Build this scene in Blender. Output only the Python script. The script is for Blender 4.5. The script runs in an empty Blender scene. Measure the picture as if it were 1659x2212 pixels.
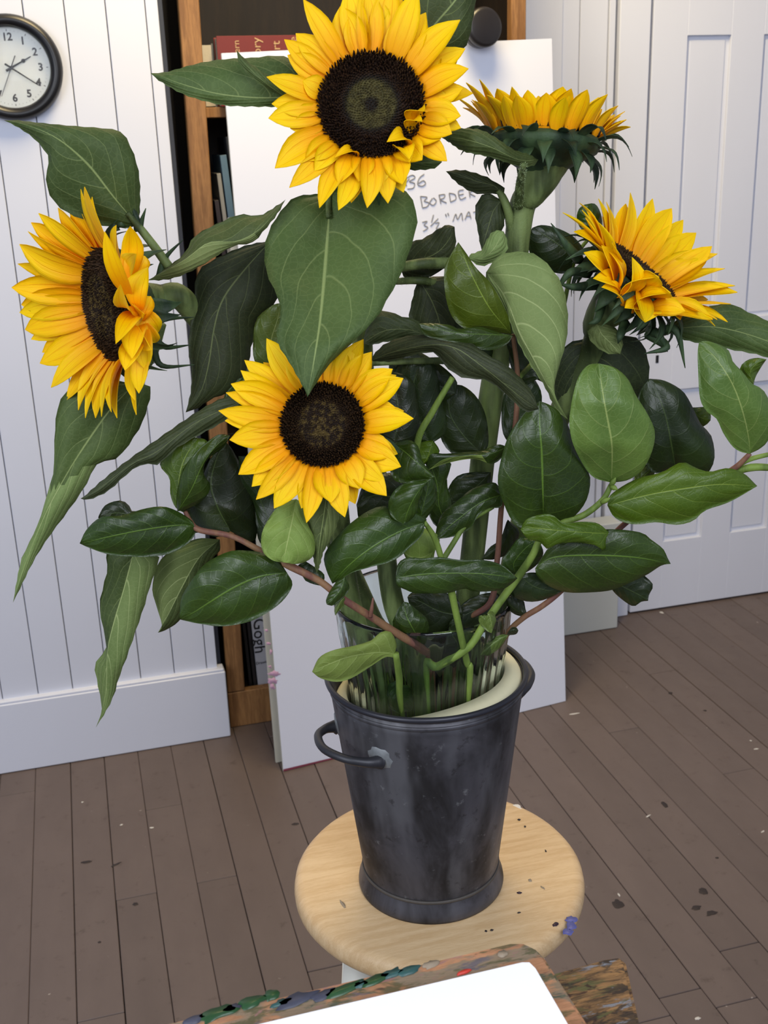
import bpy, math, random
import numpy as np
from mathutils import Vector, Matrix
random.seed(7)
S = bpy.context.scene
COL = S.collection
V3 = lambda *a: np.array(a, float)

# ------------------------------------------------------------------ camera
IW, IH, FPX = 1659.0, 2212.0, 2425.0
PITCH, ROLL, YAW, CAMZ = math.radians(18.717), math.radians(-2.033), math.radians(14.948), 1.5
_f = V3(math.sin(YAW)*math.cos(PITCH), math.cos(YAW)*math.cos(PITCH), -math.sin(PITCH))
_r0 = V3(math.cos(YAW), -math.sin(YAW), 0); _u0 = np.cross(_r0, _f)
RIGHT = math.cos(ROLL)*_r0 + math.sin(ROLL)*_u0
UP = -math.sin(ROLL)*_r0 + math.cos(ROLL)*_u0
FWD = _f; CAM = V3(0, 0, CAMZ)
cam = bpy.data.cameras.new('camera'); co = bpy.data.objects.new('camera', cam); COL.objects.link(co)
co.matrix_world = Matrix(((RIGHT[0], UP[0], -FWD[0], 0), (RIGHT[1], UP[1], -FWD[1], 0), (RIGHT[2], UP[2], -FWD[2], CAMZ), (0, 0, 0, 1)))
cam.sensor_fit = 'VERTICAL'; cam.sensor_height = 24; cam.sensor_width = 18; cam.lens = FPX/IH*24
cam.clip_start = .05; cam.dof.use_dof = True; cam.dof.focus_distance = 1.04; cam.dof.aperture_fstop = 13
S.camera = co

# ------------------------------------------------------------------ light
w = bpy.data.worlds.new('world'); S.world = w; w.use_nodes = True
w.node_tree.nodes['Background'].inputs[0].default_value = (.64, .73, 1.0, 1)
w.node_tree.nodes['Background'].inputs[1].default_value = .43
def area(name, loc, target, size, energy, color, sy=None):
    l = bpy.data.lights.new(name, 'AREA'); l.shape = 'RECTANGLE'; l.size = size; l.size_y = sy or size
    l.energy = energy; l.color = color
    o = bpy.data.objects.new(name, l); COL.objects.link(o); o.location = loc
    o.rotation_euler = (Vector(target)-Vector(loc)).to_track_quat('-Z', 'Y').to_euler(); return o
area('window_light_left', (-1.9, -0.5, 2.1), (.3, 1.4, 1.0), 1.4, 50, (.88, .92, 1.0), 1.6)
area('window_light_behind', (.35, -.75, 2.25), (.3, 1.2, .8), 1.1, 33, (.87, .91, 1.0))
area('ceiling_lamp', (.6, 2.0, 3.0), (.7, 2.95, 1.8), .8, 66, (1.0, .78, .42))
S.view_settings.view_transform = 'Standard'; S.view_settings.look = 'None'
S.view_settings.gamma = 1; S.view_settings.use_curve_mapping = False; S.view_settings.exposure = -0.2

# ------------------------------------------------------------------ helpers
H_ = V3(math.sin(YAW), math.cos(YAW), 0)
AX = V3(.2985, .976, 0)              # the bucket's axis
D0 = float(H_ @ AX)
def ray(x, y): return FWD + RIGHT*(x-IW/2)/FPX - UP*(y-IH/2)/FPX
def P(x, y, o=0.0):                  # point of the bouquet: o metres behind (+) or before (-) the upright plane through the bucket's axis
    d = ray(x, y); return CAM + d*((D0+o)/(d @ H_))
def onz(x, y, z): d = ray(x, y); return CAM + d*((z-CAMZ)/d[2])
def onY(x, y, Y): d = ray(x, y); return CAM + d*(Y/d[1])
def proj(p):
    c = p-CAM; z = c @ FWD; return np.array([IW/2+FPX*(c @ RIGHT)/z, IH/2-FPX*(c @ UP)/z])
def unit(v): return v/(np.linalg.norm(v)+1e-12)
def lin(r, g=None, b=None):
    c = (r, g, b); return tuple(((v/255)/12.92 if v/255 <= .04045 else ((v/255+.055)/1.055)**2.4) for v in c)+(1,)

def link(name, me, parent=None, mats=(), smooth=True):
    for m in mats: me.materials.append(m)
    if smooth and len(me.polygons): me.polygons.foreach_set('use_smooth', [True]*len(me.polygons))
    o = bpy.data.objects.new(name, me); COL.objects.link(o)
    if parent is not None: o.parent = parent
    return o
def root_of(p):
    l = V3(0, 0, 0)
    while p is not None: l = l+np.array(p.location); p = p.parent
    return l
def mk(name, verts, faces, mat, parent=None, smooth=True, midx=None, uvs=None):
    v = np.array(verts, float)
    if parent is not None: v = v-root_of(parent)
    me = bpy.data.meshes.new(name); me.from_pydata(v.tolist(), [], [tuple(f) for f in faces])
    mats = mat if isinstance(mat, (list, tuple)) else (mat,)
    if midx is not None: me.polygons.foreach_set('material_index', midx)
    if uvs is not None:
        L = me.uv_layers.new(name='UVMap'); idx = np.zeros(len(me.loops), int); me.loops.foreach_get('vertex_index', idx)
        L.data.foreach_set('uv', np.array(uvs, float)[idx].ravel())
    o = link(name, me, parent, mats, smooth)
    return o
def tag(o, label=None, cat=None, group=None, kind=None):
    if label: o['label'] = label
    if cat: o['category'] = cat
    if group: o['group'] = group
    if kind: o['kind'] = kind
    return o
def empty(name, loc, label=None, cat=None, group=None):
    o = bpy.data.objects.new(name, None); COL.objects.link(o); o.location = loc; o.empty_display_size = .02
    return tag(o, label, cat, group)
class MB:
    def __init__(s): s.v = []; s.f = []
    def add(s, v, f):
        n = len(s.v); s.v += [tuple(map(float, p)) for p in v]; s.f += [tuple(i+n for i in q) for q in f]; return s
    def box(s, a, b, bev=0.0, M=None):
        a = np.minimum(a, b)*1.0; b = np.maximum(np.array(a), np.array(b)) if False else np.array(b, float)
        (x0, y0, z0), (x1, y1, z1) = a, b; e = bev
        if e <= 0:
            v = [(x, y, z) for z in (z0, z1) for y in (y0, y1) for x in (x0, x1)]
            f = [(0, 2, 3, 1), (4, 5, 7, 6), (0, 1, 5, 4), (2, 6, 7, 3), (0, 4, 6, 2), (1, 3, 7, 5)]
        else:
            import bmesh
            bm = bmesh.new(); bmesh.ops.create_cube(bm, size=1)
            for q in bm.verts: q.co = Vector(((q.co.x+.5)*(x1-x0)+x0, (q.co.y+.5)*(y1-y0)+y0, (q.co.z+.5)*(z1-z0)+z0))
            bmesh.ops.bevel(bm, geom=bm.edges[:], offset=e, segments=1, affect='EDGES')
            v = [tuple(q.co) for q in bm.verts]; bm.verts.ensure_lookup_table()
            f = [tuple(q.index for q in t.verts) for t in bm.faces]; bm.free()
        if M is not None: v = [M(np.array(p)) for p in v]
        return s.add(v, f)
    def tube(s, pts, rad, n=8, cap=True, flat=None, sub=5):
        P0, R0 = spline(pts, sub), None
        rad = [rad]*len(pts) if not hasattr(rad, '__len__') else rad
        R0 = np.interp(np.linspace(0, 1, len(P0)), np.linspace(0, 1, len(rad)), rad)
        N = len(P0); v = []; f = []
        T = [unit(P0[min(i+1, N-1)]-P0[max(i-1, 0)]) for i in range(N)]
        a = np.cross(T[0], V3(0, 0, 1)); a = unit(a) if np.linalg.norm(a) > .05 else V3(1, 0, 0)
        for i in range(N):
            a = unit(a-T[i]*(a @ T[i])); b = np.cross(T[i], a)
            for k in range(n):
                th = 2*math.pi*k/n; v.append(P0[i]+R0[i]*(math.cos(th)*a+math.sin(th)*b))
        for i in range(N-1):
            for k in range(n): f.append((i*n+k, i*n+(k+1) % n, (i+1)*n+(k+1) % n, (i+1)*n+k))
        if cap: f.append(tuple(range(n))[::-1]); f.append(tuple((N-1)*n+k for k in range(n)))
        return s.add(v, f)
    def lathe(s, prof, c, n=64, rib=None, axis=None, close=False):
        v = []; f = []; m = len(prof)
        if axis is not None:
            w_ = unit(axis); a = np.cross(w_, V3(.3, .2, 1)); a = unit(a); b = np.cross(w_, a)
        else: w_, a, b = V3(0, 0, 1), V3(1, 0, 0), V3(0, 1, 0)
        for j, (r, z) in enumerate(prof):
            for k in range(n):
                th = 2*math.pi*k/n; rr = r+(rib(j, th) if rib else 0)
                v.append(np.array(c)+rr*(math.cos(th)*a+math.sin(th)*b)+z*w_)
        for j in range(m-1 if not close else m):
            for k in range(n):
                j2 = (j+1) % m
                f.append((j*n+k, j*n+(k+1) % n, j2*n+(k+1) % n, j2*n+k))
        if not close:
            if prof[0][0] > 1e-5: f.append(tuple(range(n))[::-1])
            if prof[-1][0] > 1e-5: f.append(tuple((m-1)*n+k for k in range(n)))
        return s.add(v, f)
    def build(s, name, mat, parent=None, smooth=False): return mk(name, s.v, s.f, mat, parent, smooth)
def spline(pts, sub=6):
    p = [np.array(q, float) for q in pts]
    if len(p) == 2: return [p[0]+(p[1]-p[0])*t for t in np.linspace(0, 1, max(2, sub))]
    e = [2*p[0]-p[1]]+p+[2*p[-1]-p[-2]]; out = []
    for i in range(1, len(e)-2):
        for k in range(sub):
            t = k/sub; a, b, c, d = e[i-1], e[i], e[i+1], e[i+2]
            out.append(.5*((2*b)+(c-a)*t+(2*a-5*b+4*c-d)*t*t+(3*b-a-3*c+d)*t**3))
    out.append(p[-1]); return out
def resample(pts, n, ts=None):
    q = np.array(spline(pts, 6)); d = np.r_[0, np.cumsum(np.linalg.norm(np.diff(q, axis=0), axis=1))]; d /= d[-1]
    t = np.linspace(0, 1, n) if ts is None else ts
    return np.array([[np.interp(x, d, q[:, k]) for k in range(q.shape[1])] for x in t])

# ------------------------------------------------------------------ materials
class NT:
    def __init__(s, name):
        s.m = bpy.data.materials.new(name); s.m.use_nodes = True; s.t = s.m.node_tree; s.n = s.t.nodes
        s.b = s.n['Principled BSDF']; s.out = s.n['Material Output']
    def node(s, t, **k):
        q = s.n.new(t)
        for a, b in k.items(): setattr(q, a, b)
        return q
    def put(s, sock, val):
        if isinstance(val, bpy.types.NodeSocket): s.t.links.new(val, sock)
        elif val is not None: sock.default_value = val
    def math(s, op, a, b=None, c=None, clamp=False):
        q = s.node('ShaderNodeMath', operation=op, use_clamp=clamp)
        for i, x in enumerate((a, b, c)):
            if x is not None: s.put(q.inputs[i], x)
        return q.outputs[0]
    def mix(s, f, a, b, mode='MIX'):
        q = s.node('ShaderNodeMix', data_type='RGBA', blend_type=mode)
        s.put(q.inputs[0], f); s.put(q.inputs[6], a); s.put(q.inputs[7], b); return q.outputs[2]
    def noise(s, scale, detail=3, rough=.55, vec=None, dist=0):
        q = s.node('ShaderNodeTexNoise'); q.inputs['Scale'].default_value = scale; q.inputs['Detail'].default_value = detail
        q.inputs['Roughness'].default_value = rough; q.inputs['Distortion'].default_value = dist
        if vec is not None: s.put(q.inputs['Vector'], vec)
        return q.outputs['Fac']
    def coord(s, kind='Object', scale=None, rot=None):
        q = s.node('ShaderNodeTexCoord').outputs[kind]
        if scale or rot:
            m = s.node('ShaderNodeMapping'); s.put(m.inputs['Vector'], q)
            if scale: m.inputs['Scale'].default_value = scale
            if rot: m.inputs['Rotation'].default_value = rot
            q = m.outputs[0]
        return q
    def step(s, x, a, b, lo=0.0, hi=1.0):
        q = s.node('ShaderNodeMapRange', interpolation_type='SMOOTHSTEP'); s.put(q.inputs[0], x)
        q.inputs[1].default_value = a; q.inputs[2].default_value = b; q.inputs[3].default_value = lo; q.inputs[4].default_value = hi
        return q.outputs[0]
    def uv(s):
        q = s.node('ShaderNodeSeparateXYZ'); s.put(q.inputs[0], s.node('ShaderNodeTexCoord').outputs['UV']); return q.outputs[0], q.outputs[1]
    def rnd(s): return s.node('ShaderNodeObjectInfo').outputs['Random']
    def bump(s, h, strength=.3, dist=.002):
        q = s.node('ShaderNodeBump'); q.inputs['Strength'].default_value = strength; q.inputs['Distance'].default_value = dist
        s.put(q.inputs['Height'], h); s.put(s.b.inputs['Normal'], q.outputs[0]); return q.outputs[0]
    def set(s, color=None, rough=None, metal=None, spec=None):
        s.put(s.b.inputs['Base Color'], color); s.put(s.b.inputs['Roughness'], rough)
        s.put(s.b.inputs['Metallic'], metal); s.put(s.b.inputs['Specular IOR Level'], spec); return s
def plain(name, col, rough=.6, var=.08, scale=30, metal=0, spec=.5, bump=0):
    t = NT(name); n = t.noise(scale, vec=t.coord())
    d = tuple(c*(1-var*2) for c in col[:3])+(1,)
    t.set(t.mix(n, col, d), rough, metal, spec)
    if bump: t.bump(n, bump)
    return t.m
def translucent(t, col, fac, nrm=None):
    tr = t.node('ShaderNodeBsdfTranslucent'); t.put(tr.inputs[0], col)
    mx = t.node('ShaderNodeMixShader'); mx.inputs[0].default_value = fac
    t.t.links.new(t.b.outputs[0], mx.inputs[1]); t.t.links.new(tr.outputs[0], mx.inputs[2]); t.t.links.new(mx.outputs[0], t.out.inputs[0])
def leafmat(name, dark, light, vein, rough, n, slope, veinw=.012, vstr=.6, bstr=.5, spec=.4, tr=.1, mid_dark=False, texs=70, pillow=.6):
    t = NT(name); u, v = t.uv()
    au = t.math('MULTIPLY', t.math('ABSOLUTE', t.math('SUBTRACT', u, .5)), 2)
    nz = t.noise(18, 2, vec=t.coord())
    side = t.math('MULTIPLY', t.math('GREATER_THAN', u, .5), .37)
    ph = t.math('ADD', t.math('MULTIPLY', t.math('SUBTRACT', v, t.math('MULTIPLY', t.math('POWER', au, 1.45), slope)), n), t.math('ADD', side, t.math('MULTIPLY', nz, .5)))
    fr = t.math('ABSOLUTE', t.math('SUBTRACT', t.math('FRACT', ph), .5))       # .5 at line centres? 0 at half phase
    sv = t.step(fr, 0, veinw*n*1.25, 1, 0)
    sv = t.math('MULTIPLY', sv, t.step(au, .75, .98, 1, 0))
    mv = t.math('MULTIPLY', t.step(au, .008, .034, 1, 0), t.step(v, .8, 1, 1, .3))
    tv = t.node('ShaderNodeTexVoronoi', feature='DISTANCE_TO_EDGE'); tv.inputs['Scale'].default_value = texs*2.6
    t.put(tv.inputs['Vector'], t.coord()); ret = t.step(tv.outputs[0], 0, .12, 1, 0)
    big = t.noise(9, 3, vec=t.coord()); base = t.mix(t.step(big, .3, .7), dark, light)
    base = t.mix(t.math('MULTIPLY', ret, .07), base, vein)
    rn = t.node('ShaderNodeHueSaturation'); t.put(rn.inputs['Color'], base)
    t.put(rn.inputs['Value'], t.math('ADD', .82, t.math('MULTIPLY', t.rnd(), .36)))
    t.put(rn.inputs['Hue'], t.math('ADD', .488, t.math('MULTIPLY', t.rnd(), .024))); base = rn.outputs[0]
    allv = t.math('MAXIMUM', t.math('MULTIPLY', sv, vstr), mv if not mid_dark else t.math('MULTIPLY', mv, .75))
    c = t.mix(t.math('MULTIPLY', allv, .85), base, vein)
    t.set(c, rough, 0, spec)
    pil = t.math('POWER', t.math('MULTIPLY', fr, 2), .6)
    h = t.math('ADD', t.math('MULTIPLY', pil, pillow), t.math('ADD', t.math('MULTIPLY', ret, -.12), t.math('MULTIPLY', allv, -.25)))
    t.bump(h, bstr, .0022); translucent(t, c, tr); return t.m
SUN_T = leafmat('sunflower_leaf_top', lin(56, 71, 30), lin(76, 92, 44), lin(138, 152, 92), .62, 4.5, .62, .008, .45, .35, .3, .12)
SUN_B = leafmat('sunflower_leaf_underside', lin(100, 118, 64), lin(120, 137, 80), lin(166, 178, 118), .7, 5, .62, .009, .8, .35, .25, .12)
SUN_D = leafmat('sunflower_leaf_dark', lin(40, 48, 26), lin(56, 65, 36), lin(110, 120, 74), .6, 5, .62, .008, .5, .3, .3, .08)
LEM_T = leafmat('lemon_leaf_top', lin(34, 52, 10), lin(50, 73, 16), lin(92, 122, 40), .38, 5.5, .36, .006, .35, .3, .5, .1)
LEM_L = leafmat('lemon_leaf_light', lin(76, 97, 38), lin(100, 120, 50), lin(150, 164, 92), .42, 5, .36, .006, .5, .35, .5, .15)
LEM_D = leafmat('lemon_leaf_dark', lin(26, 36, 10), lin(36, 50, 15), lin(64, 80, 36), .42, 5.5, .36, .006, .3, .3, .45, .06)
LEM_O = leafmat('lemon_leaf_olive', lin(62, 82, 8), lin(78, 98, 16), lin(126, 146, 52), .42, 5, .36, .006, .45, .35, .45, .12)
LEM_B = leafmat('lemon_leaf_underside', lin(114, 136, 60), lin(130, 150, 72), lin(162, 178, 104), .6, 5, .36, .008, .5, .35, .3, .18)
def petalmat():
    t = NT('sunflower_petal'); u, v = t.uv()
    st = t.noise(5, 2, vec=t.coord('UV', (7, .5, 1)))
    c = t.mix(t.step(v, 0, .75), lin(255, 172, 0), lin(255, 216, 0))
    c = t.mix(t.math('MULTIPLY', t.step(st, .5, .62), .22), c, lin(244, 160, 0))
    line = t.step(t.math('ABSOLUTE', t.math('SUBTRACT', t.math('ABSOLUTE', t.math('SUBTRACT', u, .5)), .17)), 0, .035, 1, 0)
    c = t.mix(t.math('MULTIPLY', line, .3), c, lin(238, 150, 0))
    hs = t.node('ShaderNodeHueSaturation'); t.put(hs.inputs['Color'], c); t.put(hs.inputs['Hue'], t.math('ADD', .493, t.math('MULTIPLY', t.rnd(), .014)))
    hs.inputs['Saturation'].default_value = 1.02; c = hs.outputs[0]
    t.set(c, .5, 0, .25); t.bump(t.math('ADD', st, t.math('MULTIPLY', line, -.6)), .35, .0012); translucent(t, c, .3); return t.m
PET = petalmat()
def discmat(name, A):
    t = NT(name); u, v = t.uv()   # u = radius fraction, v = 0 root .. 1 tip
    n = t.noise(260, 2, vec=t.coord())
    if A: c = t.mix(t.math('MULTIPLY', t.step(u, .08, .2), t.step(u, .42, .52, 1, 0)), lin(26, 20, 12), lin(78, 72, 36))
    else: c = t.mix(t.step(n, .45, .62), lin(40, 26, 14), lin(88, 72, 34))
    c = t.mix(t.step(u, .5, .62), c, lin(48, 28, 14) if A else lin(52, 34, 16))
    c = t.mix(t.math('MULTIPLY', t.step(v, .5, 1), .4), c, lin(104, 74, 36)); c = t.mix(t.step(n, .3, .7), t.mix(.6, c, lin(14, 8, 5)), c)
    t.set(c, .75, 0, .2); return t.m
DISC_A, DISC_E = discmat('disc_florets_ringed', True), discmat('disc_florets_mottled', False)
def stemmat(name, a, b, vert=True):
    t = NT(name); n = t.noise(22, 3, vec=t.coord('Object', (3, 3, .5))); f = t.noise(500, 2, vec=t.coord())
    t.set(t.mix(t.step(n, .35, .65), a, b), .6, 0, .3); t.bump(t.math('ADD', n, t.math('MULTIPLY', f, .5)), .4, .0015); return t.m
STEM_S = stemmat('sunflower_stem', lin(62, 74, 38), lin(112, 128, 74)); STEM_G = stemmat('sprig_stem_green', lin(82, 102, 40), lin(114, 136, 58))
STEM_R = stemmat('sprig_stem_red', lin(104, 66, 58), lin(128, 96, 66)); CALYX = stemmat('calyx_green', lin(34, 50, 32), lin(58, 78, 46))
WHITE = plain('white_wall_paint', lin(214, 218, 230), .5, .02, 6); WHITE2 = plain('white_trim_paint', lin(218, 222, 234), .42, .02, 5)
GAP = plain('dark_gap', lin(70, 66, 64), .8); BLACKP = plain('black_plastic', lin(20, 20, 22), .35, .05)
def wood(name, a, b, scale=(1, 12, 12), rough=.5, stain=None):
    t = NT(name); n = t.noise(6, 4, .6, t.coord('Object', scale), .6); g = t.noise(60, 2, .5, t.coord('Object', scale))
    c = t.mix(t.step(t.math('ADD', t.math('MULTIPLY', n, .7), t.math('MULTIPLY', g, .3)), .35, .65), a, b)
    if stain: c = t.mix(t.step(t.noise(stain[1], 4, .65, t.coord()), stain[2], stain[2]+.06), c, stain[0])
    t.set(c, rough, 0, .35); t.bump(g, .25, .0008); return t.m
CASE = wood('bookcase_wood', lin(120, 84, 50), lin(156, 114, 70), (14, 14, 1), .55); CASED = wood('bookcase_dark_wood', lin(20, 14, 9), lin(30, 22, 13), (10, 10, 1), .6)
STOOLW = wood('stool_maple', lin(214, 184, 140), lin(198, 164, 118), (2.2, 22, 8), .42)
def floormat():
    t = NT('painted_floorboards'); n = t.noise(5, 4, .6, t.coord('Object', (3, 1, 1))); s = t.noise(26, 5, .7, t.coord()); g = t.noise(90, 2, .5, t.coord('Object', (2, .15, 1)))
    c = t.mix(n, lin(90, 78, 73), lin(107, 94, 88)); c = t.mix(t.math('MULTIPLY', t.step(s, .58, .72), .45), c, lin(66, 54, 48))
    c = t.mix(t.math('MULTIPLY', t.step(t.noise(55, 3, .6, t.coord()), .73, .76), .5), c, lin(190, 182, 172))
    hs = t.node('ShaderNodeHueSaturation'); t.put(hs.inputs['Color'], c); t.put(hs.inputs['Value'], t.math('ADD', .93, t.math('MULTIPLY', t.rnd(), .14)))
    t.set(hs.outputs[0], t.math('ADD', .38, t.math('MULTIPLY', s, .2)), 0, .4); t.bump(t.math('ADD', s, g), .15, .001); return t.m
FLOOR = floormat()
def bucketmat():
    t = NT('tarnished_zinc'); n = t.noise(9, 5, .62, t.coord('Object', (1, 1, .7)), .8); s = t.noise(60, 4, .7, t.coord()); k = t.noise(22, 3, .6, t.coord('Object', (1, 1, .25)))
    c = t.mix(t.step(n, .36, .66), lin(44, 42, 42), lin(90, 89, 94)); c = t.mix(t.math('MULTIPLY', t.step(k, .45, .72), .55), c, lin(124, 124, 128))
    c = t.mix(t.math('MULTIPLY', t.step(s, .62, .75), .5), c, lin(150, 152, 152)); c = t.mix(t.math('MULTIPLY', t.step(s, .42, .3), .5), c, lin(34, 30, 28))
    t.set(c, t.step(n, .2, .8, .62, .42), .55, .4); t.bump(s, .15, .001); return t.m
ZINC = bucketmat(); SOLDER = plain('solder_patch', lin(150, 154, 154), .55, .25, 160, .5)
t = NT('zinc_seam'); t.set(t.mix(t.noise(80, 4, .7, t.coord()), lin(70, 65, 60), lin(92, 87, 80)), .6, .3); SEAM = t.m
t = NT('vase_glass'); t.set((.80, .90, .87, 1), .02, 0, .5); t.b.inputs['Transmission Weight'].default_value = 1; t.b.inputs['IOR'].default_value = 1.45; GLASS = t.m
FOAM = plain('cream_foam', lin(222, 214, 176), .8, .05, 25, bump=.2)
BOARDW = plain('white_board_face', lin(226, 229, 240), .55, .01, 3); BOARDE = plain('board_cream_edge', lin(206, 202, 184), .7, .05, 20)
PENCIL = plain('pencil_mark', lin(140, 140, 142), .8, .1, 300); PINK = plain('pink_paint', lin(214, 170, 196), .6, .15, 200)

# ------------------------------------------------------------------ setting: floor
fl = MB().box((-1.7, -.62, -.06), (2.9, 3.3, -.016)).build('floor', plain('subfloor', lin(30, 24, 22), .9)); tag(fl, kind='structure')
x = -.231-.0848*17; k = 0
known = {(300, 1935): 1, (478, 1897): 1, (1437, 2195): 1, (1590, 2165): 1}
jl = [(onz(px, py, 0)[0], onz(px, py, 0)[1]) for px, py in known]
while x < 2.75:
    x1 = x+.0848; cuts = [-.6]
    js = [j[1] for j in jl if x < j[0] < x1]
    y = -.6+random.uniform(.2, 1.1)
    if js: cuts += js; y = js[-1]+random.uniform(1.1, 1.5)
    while y < 3.0: cuts.append(y); y += random.uniform(.9, 1.7)
    cuts.append(3.28)
    for a, b in zip(cuts[:-1], cuts[1:]):
        g = random.choice((.0004, .0006, .0012))
        o = MB().box((x+g, a+.0008, -.016), (x1-g*.6, b-.0008, random.uniform(-.0006, 0)), .0012).build('floorboard', FLOOR, fl)
    x = x1
# flecks of paint on the floor
SPD, SPW = plain('dark_paint_fleck', lin(42, 32, 30), .6), plain('pale_paint_fleck', lin(206, 202, 196), .6)
def blot(name, c, rx, ry, mat, parent, z=.0004, rot=0, seed=0, th=.0005):
    rn = random.Random(seed); n = 14; v = []
    for zz, s in ((0, 1), (th, .86)):
        for i in range(n):
            a = 2*math.pi*i/n; rn2 = random.Random(seed*31+i); r = s*(.65+.5*rn2.random()); X, Y = rx*r*math.cos(a), ry*r*math.sin(a)
            v.append((c[0]+X*math.cos(rot)-Y*math.sin(rot), c[1]+X*math.sin(rot)+Y*math.cos(rot), z+zz))
    f = [tuple(n+i for i in range(n))]+[(i, (i+1) % n, n+(i+1) % n, n+i) for i in range(n)]
    return mk(name, v, f, mat, parent)
for i, (px, py, rx, ry, m) in enumerate([(185, 1862, .012, .004, 0), (250, 1868, .012, .0035, 0), (262, 1782, .004, .003, 1), (328, 1788, .005, .003, 1), (292, 1953, .006, .005, 0),
        (178, 1733, .003, .003, 1), (1335, 1952, .012, .013, 0), (1518, 1925, .009, .011, 0), (1505, 1960, .011, .006, 0), (1536, 1972, .013, .007, 0), (1436, 1738, .007, .012, 0),
        (1448, 1497, .006, .006, 0), (1523, 1535, .004, .004, 0), (1240, 1542, .016, .003, 1), (1400, 1763, .008, .002, 1), (1634, 1618, .006, .003, 1), (1622, 1600, .003, .003, 1),
        (1648, 1796, .006, .002, 1), (1507, 2200, .006, .003, 1), (1337, 1933, .002, .005, 1), (1429, 1323, .006, .009, 1), (1549, 1853, .004, .003, 0), (638, 1780, .009, .005, 0), (215, 2035, .003, .003, 0)]):
    c = onz(px, py, 0); blot('paint_fleck', c, rx*1.1, ry*1.1, (SPD, SPW)[m], fl, .0002, random.uniform(-.5, .5), i+3)

# setting: left wall of boards, right wall, casing, door
wl = MB().box((-1.7, 2.683, 0), (.243, 2.80, 2.75)).build('wall_left', GAP); tag(wl, kind='structure')
gx = [.249, .222]+[.138-.0845*i for i in range(22)]
for i, (a, b) in enumerate(zip(gx[1:], gx[:-1])):
    dk = (i % 2 == 1); g = .0013 if dk else .0007
    MB().box((a+g, 2.665+(.0 if dk else .0004), .19), (b-g, 2.684, 2.75), .0012 if dk else .0007).build('wall_plank', WHITE, wl)
bl = MB().box((-1.7, 2.646, .001), (.266, 2.683, .190), .002).build('baseboard_left', WHITE2); tag(bl, kind='structure')
MB().box((-1.7, 2.650, .190), (.264, 2.683, .197), .002).build('baseboard_cap', WHITE2, bl)
wr = MB().box((1.10, 3.02, 0), (1.50, 3.12, 2.75)).build('wall_right', GAP); tag(wr, kind='structure')
for a, b, y in ((1.0, 1.338, 2.990), (1.338, 1.391, 3.0), (1.391, 1.474, 3.0), (1.474, 1.494, 2.994)):
    MB().box((a+.0012, y, .001), (b-.0012, 3.02, 2.75), .001).build('wall_plank', WHITE, wr)
tr1 = MB().box((1.505, 2.992, .001), (1.597, 3.06, 2.75), .002).build('trim_1', WHITE2); tag(tr1, kind='structure')
bk = MB().box((-1.7, 3.13, 0), (2.9, 3.2, 2.75)).build('wall_back', GAP); tag(bk, kind='structure')
we = MB().box((2.905, -.6, 0), (3.0, 3.2, 2.75)).build('wall_east', WHITE); tag(we, kind='structure')
dr = MB().box((1.609, 3.013, .006), (2.44, 3.045, 2.02)).build('door_1', WHITE2); tag(dr, kind='structure')
cols = [(1.715, 1.851), (1.955, 2.089), (2.195, 2.33)]
xs = [1.609]+[q for c in cols for q in c]+[2.44]
for i in range(0, len(xs), 2): MB().box((xs[i], 3.0, .006), (xs[i+1], 3.0135, 2.02), .001).build('stile', WHITE2, dr)
for z0, z1 in ((.006, .235), (.726, .93), (1.722, 2.02)):
    for a, b in cols: MB().box((a, 3.0, z0), (b, 3.0135, z1), .001).build('rail', WHITE2, dr)
for a, b in cols:
    for z0, z1 in ((.235, .726), (.93, 1.722)):
        MB().box((a+.012, 3.009, z0+.012), (b-.012, 3.0135, z1-.012), .002).build('panel', WHITE2, dr)
kh = onY(1420, 776, 2.999)
MB().box((kh[0]-.005, 2.9985, kh[2]-.012), (kh[0]+.005, 3.002, kh[2]+.012), .001).build('keyhole', BLACKP, dr)
blk = MB().box((.27, 2.70, 2.62), (1.11, 3.129, 2.75), .002).build('niche_light_block', WHITE2); tag(blk, kind='structure')  # unseen block added over the niche to stop light falling in from above
# small grey board by the door
gb = MB().box((1.20, 2.918, .0005), (1.524, 2.988, .352), .003).build('storage_panel', plain('pale_grey_paint', lin(196, 200, 196), .6, .03, 8))
tag(gb, 'low pale grey panel standing on floor between white board and door casing', 'panel')

# ------------------------------------------------------------------ bookcase and books
bc = empty('bookcase', (.70, 2.85, 0), 'tall brown wooden bookcase with dark interior behind the white board', 'bookcase')
shr = lambda q: V3(q[0]+.0137*(q[2]-1.785)*(q[0] < .7), q[1], q[2])
MB().box((.296, 2.69, .105), (.341, 2.72, 2.6), .002, shr).build('post', CASE, bc)
MB().box((1.072, 2.69, .105), (1.109, 2.72, 2.6), .002).build('post', CASE, bc)
MB().box((.272, 2.69, .0005), (1.13, 2.715, .103), .002).build('base_rail', CASE, bc)
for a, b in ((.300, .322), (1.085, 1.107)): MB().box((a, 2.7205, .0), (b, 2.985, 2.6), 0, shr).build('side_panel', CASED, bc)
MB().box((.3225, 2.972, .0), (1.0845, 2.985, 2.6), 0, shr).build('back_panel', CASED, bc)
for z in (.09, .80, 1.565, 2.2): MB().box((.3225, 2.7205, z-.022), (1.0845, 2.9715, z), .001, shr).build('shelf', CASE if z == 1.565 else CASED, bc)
pf = MB().box((.2495, 2.69, .20), (.2610, 2.78, 2.2), .001).build('portfolio', plain('dark_blue_cloth', lin(52, 58, 74), .6)); tag(pf, 'dark blue portfolio edge standing in gap beside left wall', 'portfolio')
pf.location.z = -.1995
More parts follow.
